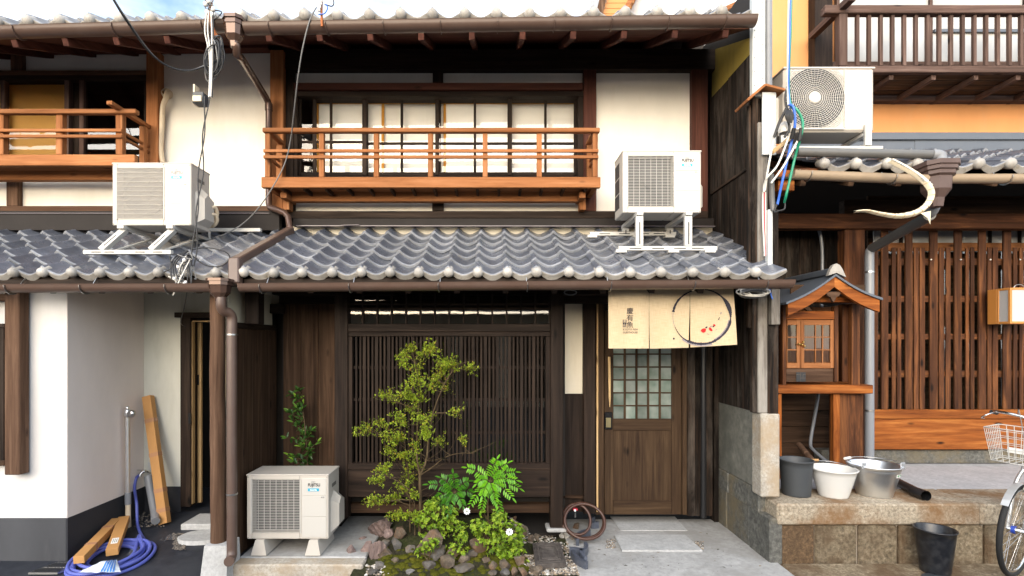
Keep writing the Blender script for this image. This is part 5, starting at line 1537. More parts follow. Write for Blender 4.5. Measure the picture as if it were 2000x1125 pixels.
t,c,Rr,h = bucket('bucket','white enamel bucket with wooden grip between grey and metal buckets',1587,1668,914,972,4.38,.62,'enamel_white','enamel_white',water=.6,rib=False)
pts = [c+Vector((Rr*math.cos(a),-.1*math.sin(a)*0+.05*math.sin(a)+Rr*.75*math.sin(a),h+.0+.02*math.sin(a))) for a in [math.pi*i/14 for i in range(15)]]
MB().tube(pts,.003,6).build('wire_bail','steel',t); MB().tube([pts[9]+Vector((-.05,0,.012)),pts[9]+Vector((.05,0,.012))],.011,8).build('grip','handle_wood',t)
t,c,Rr,h = bucket('bucket','shiny galvanised bucket beside the black drain pipe',1662,1752,906,972,4.42,.66,'galvanised','galvanised',water=.7)
for s_ in (-1,1): MB().box(c.x+s_*Rr*.82-.018,c.x+s_*Rr*.82+.018,c.y-Rr*.56-.004,c.y-Rr*.56+.004,c.z+h-.02,c.z+h+.035,.004).build('bail_ear','galvanised',t)
pts = [c+Vector((Rr*math.cos(a),Rr*.95*math.sin(a),h+.02)) for a in [math.pi*i/14 for i in range(15)]]
MB().tube(pts,.0035,6).build('wire_bail','steel',t); MB().tube([pts[12]+Vector((-.03,-.02,.012)),pts[12]+Vector((.04,.02,.012))],.012,8).build('grip','porcelain',t)
def sticker(t,c,Rr,h):
    V = []
    for k in range(6):
        a = R(-72+k*5.5)
        for z in (.70,.80): rr = Rr*(.66+.34*z)+.004; V.append(c+Vector((rr*math.cos(a),rr*math.sin(a),h*z)))
    s_ = MB().add(V,[(2*k,2*k+1,2*k+3,2*k+2) for k in range(5)]).build('sticker','label_white',t)
    for a0 in (-68,-55):
        q = MB(); V = []
        for k in range(3):
            a = R(a0+k*3)
            for z in (.735,.785): rr = Rr*(.66+.34*z)+.006; V.append(c+Vector((rr*math.cos(a),rr*math.sin(a),h*z)))
        q.add(V,[(0,1,3,2),(2,3,5,4)]).build('sticker_mark','sticker_green',s_)
sticker(t,c,Rr,h)
bucket('bucket','scratched black plastic bin standing on the kerb before the granite blocks',1793,1860,1032,1103,4.0,.72,'plastic_black','plastic_black',zb=.0,water=.75,rib=False)
o = MB().lathe([(.0005,.006),(.10,.006),(.105,.003),(.105,0)],(X(1835,3.86),3.86,.002),24).build('pot_saucer','plastic_grey'); tag(o,'flat dark plastic saucer on the kerb below the black bin','saucer')
o = MB().tube([P(1560,835,5.1)*0+Vector((X(1742,4.75),4.75,.51)),Vector((X(1794,4.33),4.33,.51))],.036,16,caps=False)
o.tube([Vector((X(1786,4.36),4.37,.51)),Vector((X(1808,4.24),4.235,.51))],.042,16,caps=False); o.tube([Vector((X(1792,4.36),4.34,.51)),Vector((X(1808,4.24),4.235,.51))],.035,16,caps=False)
o = o.build('drain_pipe','pipe_black',fix=False); tag(o,'black plastic drain pipe lying on the stone platform beside the metal bucket','pipe')
o = cable([P(1600,450,5.6),P(1604,470,5.6),P(1606,520,5.6),P(1603,700,5.55),P(1598,770,5.5),P(1590,820,5.45),P(1583,865,5.4),P(1590,880,5.3),P(1620,905,5.1)],.016,8).build('water_pipe','pipe_lead'); tag(o,'thin grey water pipe running down behind the shrine','pipe')
o = MB().tube([Vector((X(1560,5.3),5.3,.72)),Vector((X(1620,4.75),4.75,.49))],.03,10).build('drain_pipe','postbrown_X'); tag(o,'dark brown round stick leaning behind the white bucket','stick')
# ------------------------------------------------------------------ planted bed
def sm(t): t = max(0, min(1, t)); return t*t*(3-2*t)
def mound(x, y):
    h = .165*sm((y-3.9)/.62)*sm((x+1.12)/.35)*sm((.42-x)/.45)
    return -.012 + h + .012*noise.noise((x*6, y*6, 1)) + .006*noise.noise((x*18, y*18, 4))
def on_ground(px, py, f=mound):
    D = 3.86
    while D < 4.9:
        if Z(py, D) <= f(X(px, D), D): break
        D += .01
    return X(px, D), D, f(X(px, D), D)
def bed():
    x0, x1, y0, y1 = X(705,4.2)-.02, X(1135,4.0)+.05, 3.82, 4.86
    def fn(u, v):
        x = x0+(x1-x0)*u; y = y0+(y1-y0)*v; return Vector((x, y, mound(x, y)))
    o = MB().grid(fn, 110, 70).build('garden_soil', 'soil'); tag(o, 'mossy soil of the planted bed under the shrub', 'soil', kind='structure')
bed()
rr = random.Random(21)
def moss_cushions():
    b = MB()
    for k in range(330):
        px = rr.uniform(735,1030); py = rr.uniform(1068,1124)
        if px > 960: py = rr.uniform(1085,1112)
        x,D,z = on_ground(px,py); r_ = rr.uniform(.012,.05)*rr.uniform(.6,1)
        V = []; n,m = 10,5
        for j in range(m+1):
            ph = math.pi/2*j/m
            for i in range(n):
                a = 2*math.pi*i/n; k_ = 1+.25*noise.noise((x*20+math.cos(a)*2,D*20+math.sin(a)*2,j))
                V.append(Vector((x+r_*k_*math.cos(a)*math.cos(ph),D+r_*k_*math.sin(a)*math.cos(ph),z-.006+r_*.5*math.sin(ph)*(1+.3*noise.noise((x*40+i,D*40,j))))))
        b.add(V,[(j*n+i,j*n+(i+1)%n,(j+1)*n+(i+1)%n,(j+1)*n+i) for j in range(m) for i in range(n)],0,True)
    o = b.build('moss','moss'); tag(o,'yellow green moss cushions between the rocks','moss',kind='stuff')
moss_cushions()

def gravel():
    b = MB()
    def peb(x,y,z,r_):
        a = rr.uniform(0,6.28); sx,sy,sz = r_*rr.uniform(.7,1.3),r_*rr.uniform(.6,1),r_*rr.uniform(.45,.75); V = []
        for (i,j,k) in ((1,0,0),(-1,0,0),(0,1,0),(0,-1,0),(0,0,1),(0,0,-1),(.6,.6,.5),(-.6,.6,.5),(-.6,-.6,.5),(.6,-.6,.5)):
            i*=rr.uniform(.85,1.15); j*=rr.uniform(.85,1.15)
            X_ = i*sx; Y_ = j*sy; V.append((x+X_*math.cos(a)-Y_*math.sin(a),y+X_*math.sin(a)+Y_*math.cos(a),z+k*sz))
        b.add(V,[(4,6,7),(4,7,8),(4,8,9),(4,9,6),(0,2,6),(2,1,7),(1,3,8),(3,0,9),(6,2,7),(7,1,8),(8,3,9),(9,0,6),(0,5,2),(2,5,1),(1,5,3),(3,5,0)],0,False,rr.random())
    for a,c,e,f,n in ((1000,1085,1000,1062,800),(1085,1130,1060,1095,200),(1035,1135,1096,1124,800),(690,765,993,1022,260),(980,1050,1005,1030,150),(1010,1050,1085,1110,200),(715,760,1105,1125,90)):
        for k in range(n):
            x,D,z = on_ground(rr.uniform(a,c),rr.uniform(e,f)); peb(x,D,z+.003,rr.uniform(.007,.017))
    for k in range(90):
        for px,py in ((1190+rr.uniform(-6,12),1062+rr.uniform(-8,10)),(1362+rr.uniform(-12,12),1066+rr.uniform(-8,8))):
            D = CH*F/(py-HY); peb(X(px,D),D,.004,rr.uniform(.005,.009))
    o = b.build('gravel','pebble'); tag(o,'loose mixed pebbles around the stone cover and slab','gravel',kind='stuff')
gravel()

import bmesh
def rock(px, py, wpx, hpx, mat, label, seed, tilt=0):
    r_ = random.Random(seed)
    x,D,z = on_ground(px,py)
    w_,h_ = .9*wpx*D/F,.88*hpx*D/F
    bm = bmesh.new(); bmesh.ops.create_icosphere(bm,subdivisions=4,radius=1)
    off = Vector((seed*3.1,seed*1.7,0))
    planes = [(Vector((r_.uniform(-1,1),r_.uniform(-1,.3),r_.uniform(-.4,1))).normalized(),r_.uniform(.42,.72)) for k in range(14)]
    for v in bm.verts:
        d = v.co.copy()
        for nrm,dist in planes:
            q = d.dot(nrm)
            if q > dist: d -= nrm*(q-dist)*.98
        d *= 1+.07*noise.noise(d*2.2+off)+.035*noise.noise(d*7+off)+.02*noise.noise(d*15+off)
        if 'striped' in label: d += Vector((0,-1,0))*.10*math.sin(d.x*16+d.z*9+2*noise.noise(d*2))
        v.co = d
    lo = Vector([min(v.co[i] for v in bm.verts) for i in range(3)]); hi = Vector([max(v.co[i] for v in bm.verts) for i in range(3)])
    for v in bm.verts:
        v.co = Vector(((v.co.x-(lo.x+hi.x)/2)/(hi.x-lo.x)*w_, (v.co.y-(lo.y+hi.y)/2)/(hi.y-lo.y)*min(w_*.85,.16), (v.co.z-lo.z)/(hi.z-lo.z)*(h_*1.12)))
    bm.transform(Matrix.Rotation(R(tilt),4,'Y'))
    me = bpy.data.meshes.new('rock'); bm.to_mesh(me); bm.free(); me.materials.append(MAT[mat])
    o = bpy.data.objects.new('garden_rock',me); COL.objects.link(o); o.location = (x,D+min(w_*.3,.05),z-.012)
    tag(o,label,'rock','rocks in the planted bed')
rocks = [(738,1052,54,38,'rock_pink',0,'striped pinkish rock, tallest of the pile beside the concrete strip'),(724,1096,38,44,'rock_pink',28),(685,1090,24,27,'rock_pink',0),(706,1087,24,34,'rock_pink',35),(708,1064,24,16,'rock_pink',0),
 (757,1052,26,20,'rock_pink',10),(773,1076,24,28,'rock_grey',0),(753,1073,19,18,'rock_grey',0),(751,1090,31,18,'rock_brown',0),(781,1054,29,24,'rock_brown',0),
 (838,1091,60,56,'rock_brown',0,'large flat-topped boulder half hidden by leaves in the bed'),(854,1097,34,29,'rock_grey',0),(873,1114,33,27,'rock_brown',0),(906,1107,27,25,'rock_brown',0),(837,1114,31,18,'rock_grey',0),
 (905,1124,47,19,'rock_grey',0),(740,1115,21,18,'rock_grey',0),(726,1124,25,11,'rock_grey',0),(881,1094,27,25,'rock_brown',0),(934,1087,40,32,'rock_brown',0),(921,1093,27,19,'rock_grey',0),
 (963,1116,20,20,'rock_brown',0),(987,1117,27,24,'rock_brown',0),(1015,1108,25,21,'rock_brown',0),(962,1126,21,11,'rock_grey',0),(986,1126,23,14,'rock_grey',0),(1005,1126,15,19,'rock_brown',0),(1022,1126,21,16,'rock_brown',0),
 (1048,1125,31,21,'rock_brown',0),(1024,1051,19,27,'rock_brown',0),(1010,1051,15,19,'rock_brown',0),(1037,1059,15,16,'rock_brown',0),(1049,1057,12,17,'rock_brown',0),(1097,1051,11,13,'rock_white',0),(1107,1054,15,21,'rock_white',0),
 (1126,1034,16,14,'rock_brown',0),(1118,1057,13,13,'rock_grey',0),(1005,1018,10,12,'rock_brown',0),(1035,1110,14,12,'rock_grey',0),(800,1080,22,16,'rock_grey',0),(800,1122,20,10,'rock_grey',0),(770,1100,18,12,'rock_brown',0),(950,1100,20,14,'rock_brown',0),(1018,1042,12,12,'rock_brown',0),(1068,1122,13,9,'rock_white',0)]
LB = {2: 'long pinkish rock leaning against the striped rock', 3: 'pinkish wedge at the outer end of the rock pile on concrete', 4: 'slanting pinkish slab between the wedge and the long rock', 5: 'small pinkish rock behind the slanting slab of the pile', 6: 'pinkish lump beside the striped rock, under the shrub', 7: 'upright grey block beside the pinkish pile', 8: 'small grey rock wedged under the pinkish lump', 9: 'flat brown rock at the foot of the pinkish pile', 10: 'brown rock under the low shrub branch behind the grey block', 12: 'grey rock in front of the large boulder', 13: 'rounded brown rock at the front of the moss, before the boulder', 14: 'brown rock beside the low sprout with pinkish bud', 15: 'flat grey rock in moss before the large boulder', 16: 'long flat grey rock at the street edge of the bed', 17: 'squarish grey stone near the corner of the granite kerb', 18: 'low grey stone at the street edge beside the kerb corner', 19: 'brown rock carrying the low sprout', 20: 'brown rock shaded under the bright azalea bush', 21: 'grey slab between sprout and bright azalea', 22: 'brown cobble left of the upright front row under the azalea', 23: 'broad brown cobble in the front row below the bright azalea', 24: 'tilted brown rock beside the drain cover corner', 25: 'grey cobble at the street edge below the brown cobble', 26: 'grey cobble at the street edge below the broad cobble', 27: 'narrow upright brown cobble in the street row', 28: 'brown cobble beside the narrow upright one in the street row', 29: 'rusty brown rock in pebbles before the drain cover', 30: 'tall rusty rock between azalea and pebbles', 31: 'rusty rock partly under the azalea beside the tall rusty rock', 32: 'round rusty stone at the back corner of the drain cover', 33: 'thin rusty stone behind the drain cover', 34: 'small white stone next to the larger white stone by the post', 35: 'larger white stone by the lattice post foot', 36: 'tan stone inside the brown hose coil', 37: 'small grey stone beside the larger white stone', 38: 'small rusty stone at the back edge of the pebbles', 39: 'small grey stone at the front corner of the drain cover', 40: 'grey stone in moss between pinkish pile and boulder', 41: 'low grey stone at the street edge before the moss cushions', 42: 'small brown stone in moss beside the flat brown rock', 43: 'brown stone behind the cobbles under the bright azalea', 44: 'small brown stone above the round rusty stone', 45: 'small white pebble stone at the street edge of the gravel'}
for i,q in enumerate(rocks): rock(q[0],q[1],q[2],q[3],q[4],q[6] if len(q)>6 else LB[i+1],i+1,q[5])

# ------------------------------------------------------------------ leaves
def leaf_at(b, p, dr, nrm, L, W, val, fold=.25, nseg=2):
    dr = dr.normalized(); s_ = dr.cross(nrm)
    if s_.length < 1e-4: s_ = dr.cross(Vector((1,0,0)))
    s_.normalize(); up = s_.cross(dr)
    f = up*W*fold
    b.add([p, p+dr*L*.35+s_*W*.5+f, p+dr*L*.4, p+dr*L*.35-s_*W*.5+f, p+dr*L*.75+s_*W*.36+f*.4, p+dr*L*.75-s_*W*.36+f*.4, p+dr*L-up*L*.08],
          [(0,1,2),(0,2,3),(1,4,2),(2,5,3),(2,4,6),(2,6,5)],0,True,val)
def rdir(r_, up=.3): 
    v = Vector((r_.gauss(0,1),r_.gauss(0,1),r_.gauss(0,1)+up)); return v.normalized()
def branch_path(r_, p, q, n=6, wob=.03):
    pts = []
    L = (q-p).length
    o1 = Vector((r_.uniform(-1,1),r_.uniform(-1,1),r_.uniform(-.3,.3)))*wob*L*3
    for i in range(n+1):
        t = i/n; pts.append(p.lerp(q,t)+o1*math.sin(math.pi*t)*.5+Vector((r_.uniform(-1,1),r_.uniform(-1,1),r_.uniform(-1,1)))*wob*L*.35*(0 if i in (0,n) else 1))
    return pts
def shrub():
    r_ = random.Random(12)
    zx = lambda x: 680+x/2.32; zy = lambda y: 640+y/2.32
    D0 = 4.42
    base = Vector((X(820,D0),D0,.14))
    t = thing('garden_shrub','tall open shrub with small yellow green leaves in the planted bed','shrub',base)
    fork = P(820,929,D0)
    stems = {'m':[base,P(821,985,D0),P(820,950,D0),fork],
             'l':[fork,P(814,885,D0+.03),P(816,820,D0+.04),P(818,750,D0+.02),P(805,680,D0)],
             'r':[fork,P(832,900,D0-.03),P(838,850,D0-.05),P(848,800,D0-.05),P(868,750,D0-.06),P(893,712,D0-.06)],
             'b':[fork,P(845,912,D0-.05),P(870,893,D0-.08),P(900,885,D0-.1),P(925,886,D0-.1)],
             'w':[Vector((X(800,D0),D0+.02,.14)),P(800,960,D0+.05),P(795,900,D0+.06),P(790,860,D0+.05)],
             's':[Vector((X(812,D0),D0-.04,.14)),P(808,975,D0-.06),P(785,945,D0-.08),P(755,930,D0-.1)]}
    b = MB(); nodes = []
    for k,(key,pts) in enumerate(stems.items()):
        sp = smooth_path(pts,6); n = len(sp)
        r0,r1 = {'m':(.015,.012),'l':(.009,.003),'r':(.010,.003),'b':(.005,.0016),'w':(.006,.002),'s':(.005,.002)}[key]
        b.tube(sp,[r0+(r1-r0)*i/(n-1) for i in range(n)],7); nodes += sp[2:]
    cl = [(290,90,28,.5),(380,95,44,1.5),(465,165,50,1.6),(420,200,40,.8),(560,190,42,.7),(240,155,42,.9),(300,240,48,1),(190,310,46,1),(150,310,28,.6),(330,310,48,.6),(500,375,38,.5),(60,455,44,.9),(130,430,38,.8),(220,430,56,1.4),(190,500,56,1.2),(350,480,46,1.5),(420,510,40,.6),(520,500,28,.4),(250,590,48,1.1),(160,640,52,1.2),(130,700,38,1),(110,785,46,1.2),(210,850,42,1.1),(270,680,46,1.0),(290,760,38,.7),(185,570,40,.9),(400,235,44,.7),(450,270,52,.5),(250,860,34,.8),(300,850,30,.5),(370,400,40,.4),(280,380,46,.6),(230,500,40,.8),(320,180,50,.8),(360,260,50,.8),(290,330,50,.9),(260,290,40,.9),(330,420,46,.9),(300,620,46,.8),(240,720,44,1),(200,770,44,1),(420,160,40,1),(250,120,34,.7),(300,540,40,.6),(340,130,40,.5)]
    lf = MB()
    for (x,y,rad,den) in cl:
        c = P(zx(x),zy(y),D0+r_.uniform(-.16,.14)); rw = rad/2.32*D0/F
        near = sorted(nodes,key=lambda n_: (n_-c).length + max(0,n_.z-c.z)*1.0)[r_.randint(0,3)]
        bp = branch_path(r_,near,c,7,.05); n = len(bp)
        b.tube(bp,[.005-.0035*i/(n-1) for i in range(n)],5)
        tw = []
        for k in range(int(13+9*den)):
            s0 = bp[r_.randint(3,n-1)]; e = c+rdir(r_,.25)*rw*r_.uniform(.5,1.1)
            tp = branch_path(r_,s0,e,4,.06); b.tube(tp,[.0018,.0016,.0013,.001,.0008],4,caps=False); tw += tp[1:]
        for k in range(int(330*den)):
            p = r_.choice(tw)+rdir(r_)*r_.uniform(0,.014)
            lft = rdir(r_,.5)
            tone = r_.betavariate(2.2,2.2)*.86
            if (x>400 and y>240) or y<100: tone = min(1,tone+r_.choice((0,.0,.25)))
            if r_.random() < .08: tone = r_.uniform(.9,1)
            leaf_at(lf,p,lft,rdir(r_,1.6),r_.uniform(.008,.021),r_.uniform(.006,.012),tone)
    # bare twigs low and to the right
    for k in range(70):
        s0 = r_.choice(nodes); e = s0+Vector((r_.uniform(-.18,.22),r_.uniform(-.08,.08),r_.uniform(-.02,.2)))
        b.tube(branch_path(r_,s0,e,4,.05),[.0022,.0019,.0015,.0012,.0008],4,caps=False)
    b.build('trunk','bark',t); lf.build('crown','leaf_shrub',t,fix=False)
shrub()
def bush(label, clusters, D0, n_per, mat, L, W, seed, name='azalea_bush', cat='bush'):
    r_ = random.Random(seed); b = MB(); lf = MB()
    cx,cy = clusters[0][0],max(c[1]+c[2] for c in clusters)
    base = Vector((X(cx,D0),D0,mound(X(cx,D0),D0)))
    t = thing(name,label,cat,base)
    for (px,py,rad,dd) in clusters:
        c = P(px,py,D0+dd); rw = rad*D0/F
        st = base+Vector((r_.uniform(-.05,.05),r_.uniform(-.03,.03),0))
        b.tube(branch_path(r_,st,c,5,.06),[.005,.0045,.004,.003,.002,.0015],5)
        for k in range(n_per):
            tip = c+rdir(r_,.35)*rw*r_.uniform(.25,1.0)
            b.tube(branch_path(r_,c.lerp(tip,.1)+Vector((0,.01,-.01)),tip,3,.06),[.002,.0017,.0013,.001],4,caps=False)
            ax = ((tip-c).normalized()+Vector((0,-.25,.55))).normalized()
            u = ax.cross(Vector((.3,.9,.1))).normalized(); v = ax.cross(u); tone = r_.betavariate(2,2)
            m = r_.randint(5,7)
            for q in range(m):
                a = 2*math.pi*q/m+r_.uniform(-.3,.3); d = (u*math.cos(a)+v*math.sin(a))*r_.uniform(.7,1)+ax*r_.uniform(.3,.8)
                leaf_at(lf,tip,d,ax,L*r_.uniform(.7,1.15),W*r_.uniform(.8,1.15),min(1,max(0,tone+r_.uniform(-.25,.25))))
    b.build('stems','bark',t); lf.build('foliage',mat,t,fix=False)
    return t
bush('leafy azalea bush at the foot of the tall shrub trunk',[(850,1008,32,0),(835,1030,28,.02),(870,1025,26,0),(855,1040,24,-.05),(825,1015,18,.05),(880,1005,18,.04),(900,1040,18,0),(845,990,20,.05)],4.30,44,'leaf_bush',.027,.0115,31)
bush('bright azalea bush with a white flower beside the stone cover',[(960,1028,34,0),(985,1045,32,-.03),(945,1050,26,-.03),(1005,1065,22,-.05),(970,1065,24,-.06),(935,1030,20,0),(1010,1040,18,0),(990,1080,18,-.08),(975,1015,18,.05)],4.24,50,'leaf_bush',.027,.0115,32)
bush('small leafy sprout growing over the large boulder',[(836,1068,16,0),(822,1078,10,0),(850,1060,12,0)],4.08,20,'leaf_bush',.022,.010,33,'leafy_sprout','plant')
bush('low sprout with pinkish bud among the brown rocks',[(886,1068,14,0),(905,1075,10,0),(880,1090,9,0),(903,1052,10,0.03)],4.10,14,'leaf_bush',.024,.010,34,'leafy_sprout','plant')
bush('tiny sprout beside the grey corner of the stone cover',[(1028,1100,8,0),(1018,1076,9,.0),(1008,1064,8,0)],4.12,9,'leaf_bush',.022,.009,35,'leafy_sprout','plant')
def evergreen():
    r_ = random.Random(41); D0 = 4.78; base = Vector((X(602,D0),D0,.03))
    t = thing('evergreen_seedling','slender dark leaved evergreen behind the ground air conditioner','plant',base)
    b = MB(); lf = MB()
    st = [base,P(603,950,D0),P(600,900,D0),P(597,850,D0),P(592,800,D0),P(590,768,D0)]
    sp = smooth_path(st,6); b.tube(sp,[.009-.006*i/(len(sp)-1) for i in range(len(sp))],6)
    for k in range(26):
        i = r_.randint(10,len(sp)-1); s0 = sp[i]
        e = s0+Vector((r_.uniform(-.15,.10),r_.uniform(-.1,.06),r_.uniform(0,.09)))
        bp = branch_path(r_,s0,e,4,.05); b.tube(bp,[.003,.0027,.0024,.002,.0015],4)
        for q in range(8):
            p = r_.choice(bp[1:]); d = (e-s0).normalized()*.5+rdir(r_,.2); leaf_at(lf,p,d,Vector((r_.uniform(-.4,.4),-.6,1)),r_.uniform(.045,.07),r_.uniform(.02,.028),r_.betavariate(1.6,2.6),.18)
        leaf_at(lf,e,(e-s0)+Vector((0,0,.04)),Vector((0,-.7,1)),.06,.024,r_.uniform(.7,1),.18)
    b.build('stem','bark',t); lf.build('foliage','leaf_dark',t,fix=False)
evergreen()
def frond_plant(label,cpx,cpy,tips,D0,tone0,seed):
    r_ = random.Random(seed); c = P(cpx,cpy,D0); base = Vector((c.x,D0,mound(c.x,D0)))
    t = thing('fern_leaf_plant',label,'plant',base); b = MB(); lf = MB()
    b.tube(branch_path(r_,base,c,5,.04),[.006,.0055,.005,.0045,.004,.003],6)
    for (px,py) in tips:
        e = P(px,py,D0+r_.uniform(-.14,.05)); ctrl = c.lerp(e,.5)+Vector((0,-.02,.05))
        pts = []
        for i in range(13):
            k = i/12; pts.append(c*(1-k)**2+ctrl*2*k*(1-k)+e*k*k)
        b.tube(pts,[.0022-.0013*i/12 for i in range(13)],4)
        n = 9
        for i in range(n):
            k = .18+.80*i/(n-1); j = int(k*12); tg = (pts[min(j+1,12)]-pts[j-1]).normalized(); sd = tg.cross(Vector((0,-1,.5))).normalized()
            for s_ in (-1,1):
                L = .056*(1-.45*abs(k-.5))*r_.uniform(.85,1.1)
                leaf_at(lf,pts[j],sd*s_+tg*.55+Vector((0,-.15,-.35)),Vector((0,-.6,1)),L,.0165,min(1,max(0,tone0+r_.uniform(-.2,.2))),.1)
        leaf_at(lf,pts[-1],pts[-1]-pts[-2],Vector((0,-.6,1)),.06,.02,tone0,.1)
    b.build('stem','bark',t); lf.build('fronds','leaf_mahonia',t,fix=False)
frond_plant('bright green feather-leaved plant above the white flower',956,940,[(913,914),(970,898),(1006,922),(1014,954),(968,982),(932,944),(942,968),(990,905),(1000,972),(940,995),(978,1002),(918,988),(1008,938)],4.32,.75,51)
frond_plant('darker green feather-leaved plant behind the azalea bush',888,962,[(838,946),(885,926),(914,940),(852,974),(904,988),(868,985),(925,965),(875,1003),(848,996),(862,934)],4.42,.3,52)
def flower(px,py,D,label,s_=1):
    b = MB(); c = P(px,py,D)
    for k in range(9):
        a = 2*math.pi*k/9+.3; d = Vector((math.cos(a),-.35,math.sin(a))); leaf_at(b,c,d,Vector((0,-1,0)),.030*s_,.019*s_,0,.1)
    t = thing('white_flower',label,'flower',c+Vector((0,0,-.01)))
    b.build('petals','flower',t,fix=False); MB().lathe([(.0005,-.008),(.005,-.005),(.006,0),(.0005,.002)],c+Vector((0,-.008,0)),8,0,'Y').build('flower_eye','leaf_bush',t)
flower(912,998,4.12,'white flower standing under the bright feather-leaved plant'); flower(995,1038,4.0,'white flower on the azalea beside the stone cover',1.05)

# ------------------------------------------------------------------ small things around the bed
def cover():
    b = MB()
    q = [on_ground(px,py) for px,py in ((1040,1059),(1094,1058),(1106,1098),(1046,1101))]
    z = .012; cs = [Vector((a[0],CH and (CH-z-.04)*F/(py-HY),z)) for a,(px,py) in zip(q,((1040,1059),(1094,1058),(1106,1098),(1046,1101)))]
    for c,(px,py) in zip(cs,((1040,1059),(1094,1058),(1106,1098),(1046,1101))): c.x = X(px,c.y)
    t = thing('drain_cover','square brown stone drain cover with raised rings in the pebbles','drain cover',(cs[0]+cs[2])/2)
    MB().prism(cs,(0,0,.035)).build('lid','cover_stone',t)
    m = sum(cs,Vector())/4
    for k,(s0,s1) in enumerate(((.88,.80),(.70,.62),(.54,.46))):
        A = [m+(c-m)*s0+Vector((0,0,.035)) for c in cs]; B_ = [m+(c-m)*s1+Vector((0,0,.035)) for c in cs]
        r_ = MB()
        for i in range(4):
            j = (i+1)%4; r_.prism([A[i],A[j],B_[j],B_[i]],(0,0,.006))
        r_.build('raised_ring','cover_stone',t)
cover()
def edge_tile(pts,label,h=.07):
    g = [Vector((X(px,(CH)*F/(py-HY)),CH*F/(py-HY),-.01)) for px,py in pts]
    sp = smooth_path(g,5); n = len(sp); L = []; R_ = []
    for i,p in enumerate(sp):
        tg = (sp[min(i+1,n-1)]-sp[max(i-1,0)]).normalized(); s_ = Vector((-tg.y,tg.x,0))*.014; L.append(p+s_); R_.append(p-s_)
    b = MB()
    for i in range(n-1): b.prism([L[i],L[i+1],R_[i+1],R_[i]],(0,0,h))
    o = b.build('edging_tile','tile_flat'); tag(o,label,'tile','old roof tiles edging the bed')
edge_tile([(1152,1046),(1138,1049),(1128,1056),(1128,1066)],'curved dark roof tile edging the bed below the hose coil')
edge_tile([(1143,1072),(1146,1080),(1138,1088),(1128,1084),(1112,1083)],'curved dark roof tile edging the bed beside the drain cover')
edge_tile([(1118,1088),(1124,1098),(1134,1106),(1146,1112)],'dark roof tile fragment edging the bed at the street end'); edge_tile([(1136,1084),(1137,1094),(1144,1102)],'inner dark roof tile fragment tucked against the apron')
edge_tile([(1160,1020),(1152,1026),(1158,1032),(1168,1031)],'dark roof tile inside the brown hose coil')
def hose_brown():
    t = thing('garden_hose','brown garden hose coiled against the lattice post foot','hose',(X(1140,4.7),4.72,0))
    def loop(cx_,cy_,a,b_,Dc,lean,n=36):
        c = P(cx_,cy_,Dc); A = a*Dc/F; B_ = b_*Dc/F
        return [c+Vector((A*math.cos(2*math.pi*i/n),lean*math.sin(2*math.pi*i/n),B_*math.sin(2*math.pi*i/n))) for i in range(n)]
    MB().tube(loop(1142,1018,39,27,4.62,.10),.0135,8,closed=True).build('hose_loop','hose_brown',t); MB().tube(loop(1127,1014,26,24,4.66,.08),.0125,8,closed=True).build('hose_loop','hose_brown',t)
    MB().tube(loop(1138,1016,41,27,4.66,.10),.0125,8,closed=True).build('hose_loop','hose_brown',t)
    tp = thing('garden_tap','small steel tap with red handle inside the hose coil','tap',P(1123,1010,4.7))
    MB().tube([P(1123,1010,4.7),P(1123,1000,4.7),P(1123,997,4.66)],.009,8).build('tap_body','steel',tp); MB().box(X(1119,4.7),X(1128,4.7),4.68,4.72,Z(996,4.7),Z(993,4.7),.003).build('tap_handle','red_paint',tp)
hose_brown()

